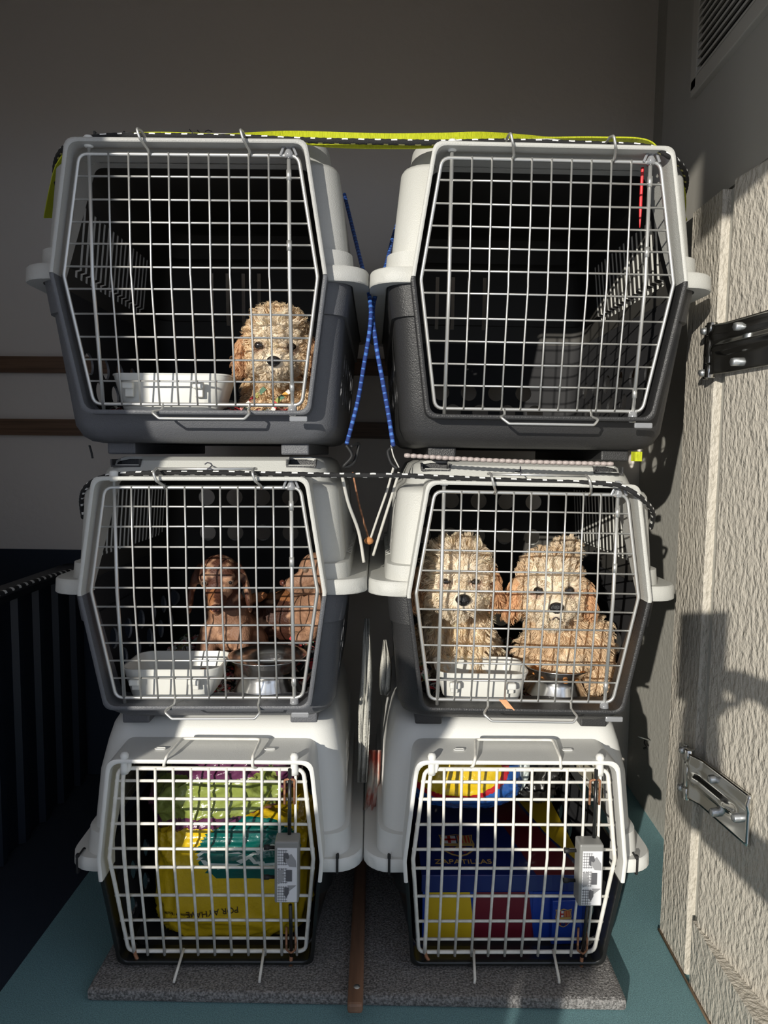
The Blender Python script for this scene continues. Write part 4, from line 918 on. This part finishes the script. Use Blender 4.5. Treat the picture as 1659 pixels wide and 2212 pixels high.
# tuft of the right puppy, its paw in the bowl
tf=blob([('e',Vector((.030,.01,.060)),(.020,.016,.020),None)],.004,2); tf.transform(Matrix.Translation(h(0,0,0)-(LOC['MR'].inverted()@r.location)))
fmt=furmesh(tf,1800,lambda P:np.full(len(P),.017),lambda P,n:n*1+np.array([.1,0,.35]),lambda P:np.tile(CREAM*.9,(len(P),1)),lambda P,n:np.zeros(len(P),bool),4,width=.001,curl=.005)
o=link('head_tuft',fmt,r); o['kind']='stuff'
pw=blob([('l',[(kinv('MR',1232,1385,.15),.024),(kinv('MR',1228,1430,.125),.020),(kinv('MR',1222,1468,.115),.018),(kinv('MR',1216,1485,.105),.017)])],.004,2); pw.transform(Matrix.Translation(-(LOC['MR'].inverted()@r.location)))
fmt=furmesh(pw,2600,lambda P:np.full(len(P),.014),lambda P,n:n*.5+np.array([0,0,-.9]),lambda P:np.tile(CREAM,(len(P),1)),lambda P,n:np.zeros(len(P),bool),6,width=.001,curl=.004)
paint(pw,lambda co:np.tile(CREAM*.8,(len(co),1))); pw.materials.append(FURB); po=link('front_leg',pw,r); o=link('leg_fur',fmt,po); o['kind']='stuff'
# ---- short-haired brown puppies
def merle(seed,base,tan,amt):
    def f(co):
        out=np.empty((len(co),3))
        for i,c in enumerate(co):
            v=Vector(c); a=1.3*noise.noise(v*34+Vector((seed,0,0)))+.9*noise.noise(v*85+Vector((0,seed,0))); t=min(1,max(0,(a+amt)*3.2)); out[i]=base*(1-t)+tan*t
        return out
    return f
BR_=np.array([.085,.034,.022]); TAN=np.array([.46,.26,.16]); RUST=np.array([.36,.15,.06])
k='ML'
def hound():
    H=kinv(k,474,1250,.20); s=1.0; Rh=Matrix.Rotation(.12,3,'Z')@Matrix.Rotation(.16,3,'X'); h=lambda x,y,z:H+Rh@Vector((x,y,z)); zf=FZK[k]+.04
    P=[('e',h(0,0,.008),(.040,.042,.040),Rh),('e',h(0,-.018,-.014),(.028,.03,.024),Rh),('l',[(h(0,-.03,-.018),.021),(h(0,-.062,-.030),.0165),(h(0,-.074,-.032),.0145)]),('l',[(h(0,-.03,-.032),.016),(h(0,-.064,-.043),.010)]),
       ('e',h(-.022,-.030,.014),(.014,.014,.010),Rh),('e',h(.022,-.030,.014),(.014,.014,.010),Rh)]
    for sg in (-1,1):
        P.append(('l',[(h(sg*.036,.006,.022),.009),(h(sg*.047,.0,.004),.0075),(h(sg*.053,-.006,-.020),.008)])); P.append(('e',h(sg*.056,-.010,-.036),(.0065,.020,.034),Rh@Matrix.Rotation(sg*-.12,3,'Y')))
    c=kinv(k,495,1300,.24); cx=c.x
    P+= [('l',[(h(0,.016,-.015),.030),((cx,.225,H.z-.07),.042),((cx+.003,.235,zf+.08),.050),((cx+.010,.28,zf+.06),.052)])]
    for sg in (-1,1):
        P.append(('l',[((cx+sg*.030,.205,zf+.085),.022),((cx+sg*.033,.19,zf+.045),.016),((cx+sg*.034,.185,zf+.014),.014),((cx+sg*.036,.168,zf+.011),.014)]))
        P.append(('e',Vector((cx+sg*.048,.27,zf+.04)),(.026,.045,.038),None))
    me=blob(P,.0035,3); R3=np.array(Rh); Hn=np.array(H); mz=merle(3.1,BR_,TAN,-.16)
    def col(co):
        c=mz(co); q=(co-Hn)@R3; sn=(q[:,1]<-.045)&(q[:,2]>-.06); low=(co[:,2]<H.z-.06); c[low]=c[low]*.55+TAN*.45; mzl=sn&(q[:,0]<-.004); c[mzl]=c[mzl]*.4+RUST*.6*1.3; return c
    paint(me,col); me.materials.append(SHORT)
    root=Vector((cx,.235,zf)); r=tag(empty('puppy',LOC[k]@root,None,None,None,LOC[k].to_quaternion()),'brown mottled long-eared puppy sitting up and facing the door','puppy')
    def put(o): o.data.transform(Matrix.Translation(-root)); return o
    put(link('body',me,r)); put(nosemesh('nose',h(0,-.088,-.028),.0098,NOSEB,r,Rh))
    for sg in (-1,1): put(sph('eye',h(sg*.0245,-.0375,.006),.0072,AMB,r,(1,.8,.9),Rh)); put(sph('pupil',h(sg*.0245,-.0425,.006),.0034,EYE,r,(1,.6,1),Rh))
hound()
def hound2():
    zf=FZK[k]+.045; c=kinv(k,600,1320,.30); H=kinv(k,684,1232,.215)
    # body lying across the back, head raised at the right and turned to the left
    P=[('l',[((c.x-.035,.33,zf+.075),.055),((c.x+.02,.32,zf+.085),.058),((c.x+.075,.28,zf+.09),.048),((H.x+.006,.235,H.z-.055),.036),(H+Vector((.006,.01,-.01)),.032)]),
       ('e',H,(.036,.034,.036),None),('l',[(H+Vector((-.012,-.012,-.012)),.023),(H+Vector((-.040,-.022,-.022)),.0165),(H+Vector((-.050,-.026,-.024)),.014)]),
       ('l',[(H+Vector((-.018,-.014,-.034)),.012),(H+Vector((-.042,-.024,-.040)),.008)]),
       ('l',[((H.x+.0,.22,zf+.10),.022),((H.x-.012,.20,zf+.075),.016),((H.x-.03,.185,zf+.070),.014)]),
       ('e',Vector((c.x-.045,.275,zf+.13)),(.030,.010,.012),Matrix.Rotation(-.35,3,'Y')),('l',[((c.x-.05,.29,zf+.055),.024),((c.x-.05,.26,zf+.03),.016)]),
       ('e',H+Vector((.026,.0,-.022)),(.008,.02,.032),None)]
    me=blob(P,.0035,3); mz=merle(8.2,BR_*.7,TAN,-.38)  # dark brown coat, painted darker still for the door pillar's shade
    def col(co):
        c_=mz(co); hd=co[:,0]>H.x-.06; hd&=co[:,2]>zf+.05; c_[hd]=c_[hd]*.4+TAN*.6; tp=(co[:,2]>zf+.125)&~hd; c_[tp]=c_[tp]*.4+RUST*.6*1.4; return c_
    paint(me,col); me.materials.append(SHORT); root=Vector((c.x,.31,zf)); r=tag(empty('puppy',LOC[k]@root,None,None,None,LOC[k].to_quaternion()),'dark brown and tan puppy lying behind, its head at the right edge of the door','puppy')
    def put(o): o.data.transform(Matrix.Translation(-root)); return o
    put(link('body',me,r)); put(nosemesh('nose',H+Vector((-.064,-.030,-.020)),.008,NOSEB,r,Matrix.Rotation(-1.0,3,'Z'))); put(sph('eye',H+Vector((-.019,-.030,.006)),.0062,AMB,r))
hound2()
# ------------------------------------------------------------ people behind the camera, whose shadows fall into the picture
CLO=mat('dark_blue_jacket',(.04,.05,.08),.8); SKN=mat('skin',(.5,.32,.24),.5,sss=.1); HAIR=mat('dark_brown_hair',(.03,.02,.015),.6); TRS=mat('dark_trousers',(.03,.03,.035),.8)
def person(x,y,top,face,label,arms,rz=0):
    # z of the crown = top ; ground at -1.7
    g=-1.70; hgt=top-g; Hd=hgt/7.5
    r=empty('person',(x,y,g),label,'person'); r.rotation_euler=(0,0,rz)
    T=lambda a,b,c:Vector((a,b,c*hgt))
    P=[('e',T(0,.0,.935),(.078,.095,.115),None),('l',[(T(0,-.01,.875),.055),(T(0,-.01,.83),.058)]),('e',T(0,.085,.925),(.016,.022,.025),None),
       ('l',[(T(-.15,-.01,.81),.062),(T(0,-.01,.82),.085),(T(.15,-.01,.81),.062)]),('l',[(T(0,0,.78),.14),(T(0,0,.66),.135),(T(0,0,.55),.145),(T(0,0,.50),.15)]),
       ('l',[(T(-.09,0,.50),.09),(T(-.10,.01,.28),.06),(T(-.10,0,.05),.042),(T(-.10,.10,.02),.035)]),('l',[(T(.09,0,.50),.09),(T(.10,.01,.28),.06),(T(.10,0,.05),.042),(T(.10,.10,.02),.035)])]
    for a in arms:
        pts=[(Vector(q),rr) for q,rr in a[:-1]]; P.append(('l',pts)); hand=Vector(a[-1][0]); d=(hand-pts[-1][0]).normalized()
        P.append(('l',[(pts[-1][0],.026),(hand,.03),(hand+d*.05,.028)]))
        up=Vector((0,0,1)); sd=d.cross(up).normalized() if abs(d.z)<.95 else Vector((1,0,0)); nn=sd.cross(d)
        for i,l in enumerate((.065,.075,.07,.055)):
            b0=hand+d*.06+sd*(.03-.02*i); P.append(('l',[(b0,.010),(b0+d*l*.5-nn*.006,.009),(b0+d*l*.85-nn*.025,.008)]))
        b0=hand+sd*.035; P.append(('l',[(b0,.012),(b0+sd*.025+d*.03,.010),(b0+sd*.03+d*.06,.009)]))
    me=blob(P,.014,2); me.materials.append(SKN); me.materials.append(CLO); me.materials.append(TRS)
    for p in me.polygons: z=p.center.z/hgt; p.material_index=0 if (z>.86 or z<.03) else (1 if z>.5 else 2)
    link('body',me,r)
    hm=blob([('e',T(0,-.015,.955),(.086,.10,.10),None)],.012,2); hm.materials.append(HAIR); link('hair',hm,r)
    for sg in (-1,1): sph('eye',T(sg*.032,.086,.938),.012,EYE,r); sph('ear',T(sg*.079,.0,.93),.022,SKN,r,(.4,.8,1.2))
    sph('mouth',T(0,.088,.895),.02,MOUTH,r,(1,.3,.25))
    return r
person(-.79,-.58,.075,0,'person in a dark jacket standing behind and left of the camera with arms down',[[((-.20,0,1.42),.055),((-.27,.0,1.14),.045),((-.29,.05,.92),.034),((-.30,.06,.88),.03)],[((.20,0,1.42),.055),((.32,.03,1.26),.045),((.36,.12,1.02),.034),((.37,.14,.98),.03)]])
person(.16,-.52,.10,0,'person in a dark jacket holding a phone up behind the camera',[[((-.18,0,1.42),.052),((-.30,.14,1.46),.045),((-.22,.34,1.58),.034),((-.205,.38,1.60),.03)],[((.18,0,1.42),.052),((.24,.14,1.40),.045),((.0,.34,1.56),.034),((-.05,.38,1.60),.03)]])
ph=empty('phone',(-.0,-.025,-.045),'black phone held up by the person behind the camera','phone')
MB().box((0,-.002,0),(.085,.010,.17),bev=.004).build('phone_body',M['gloss'],ph)
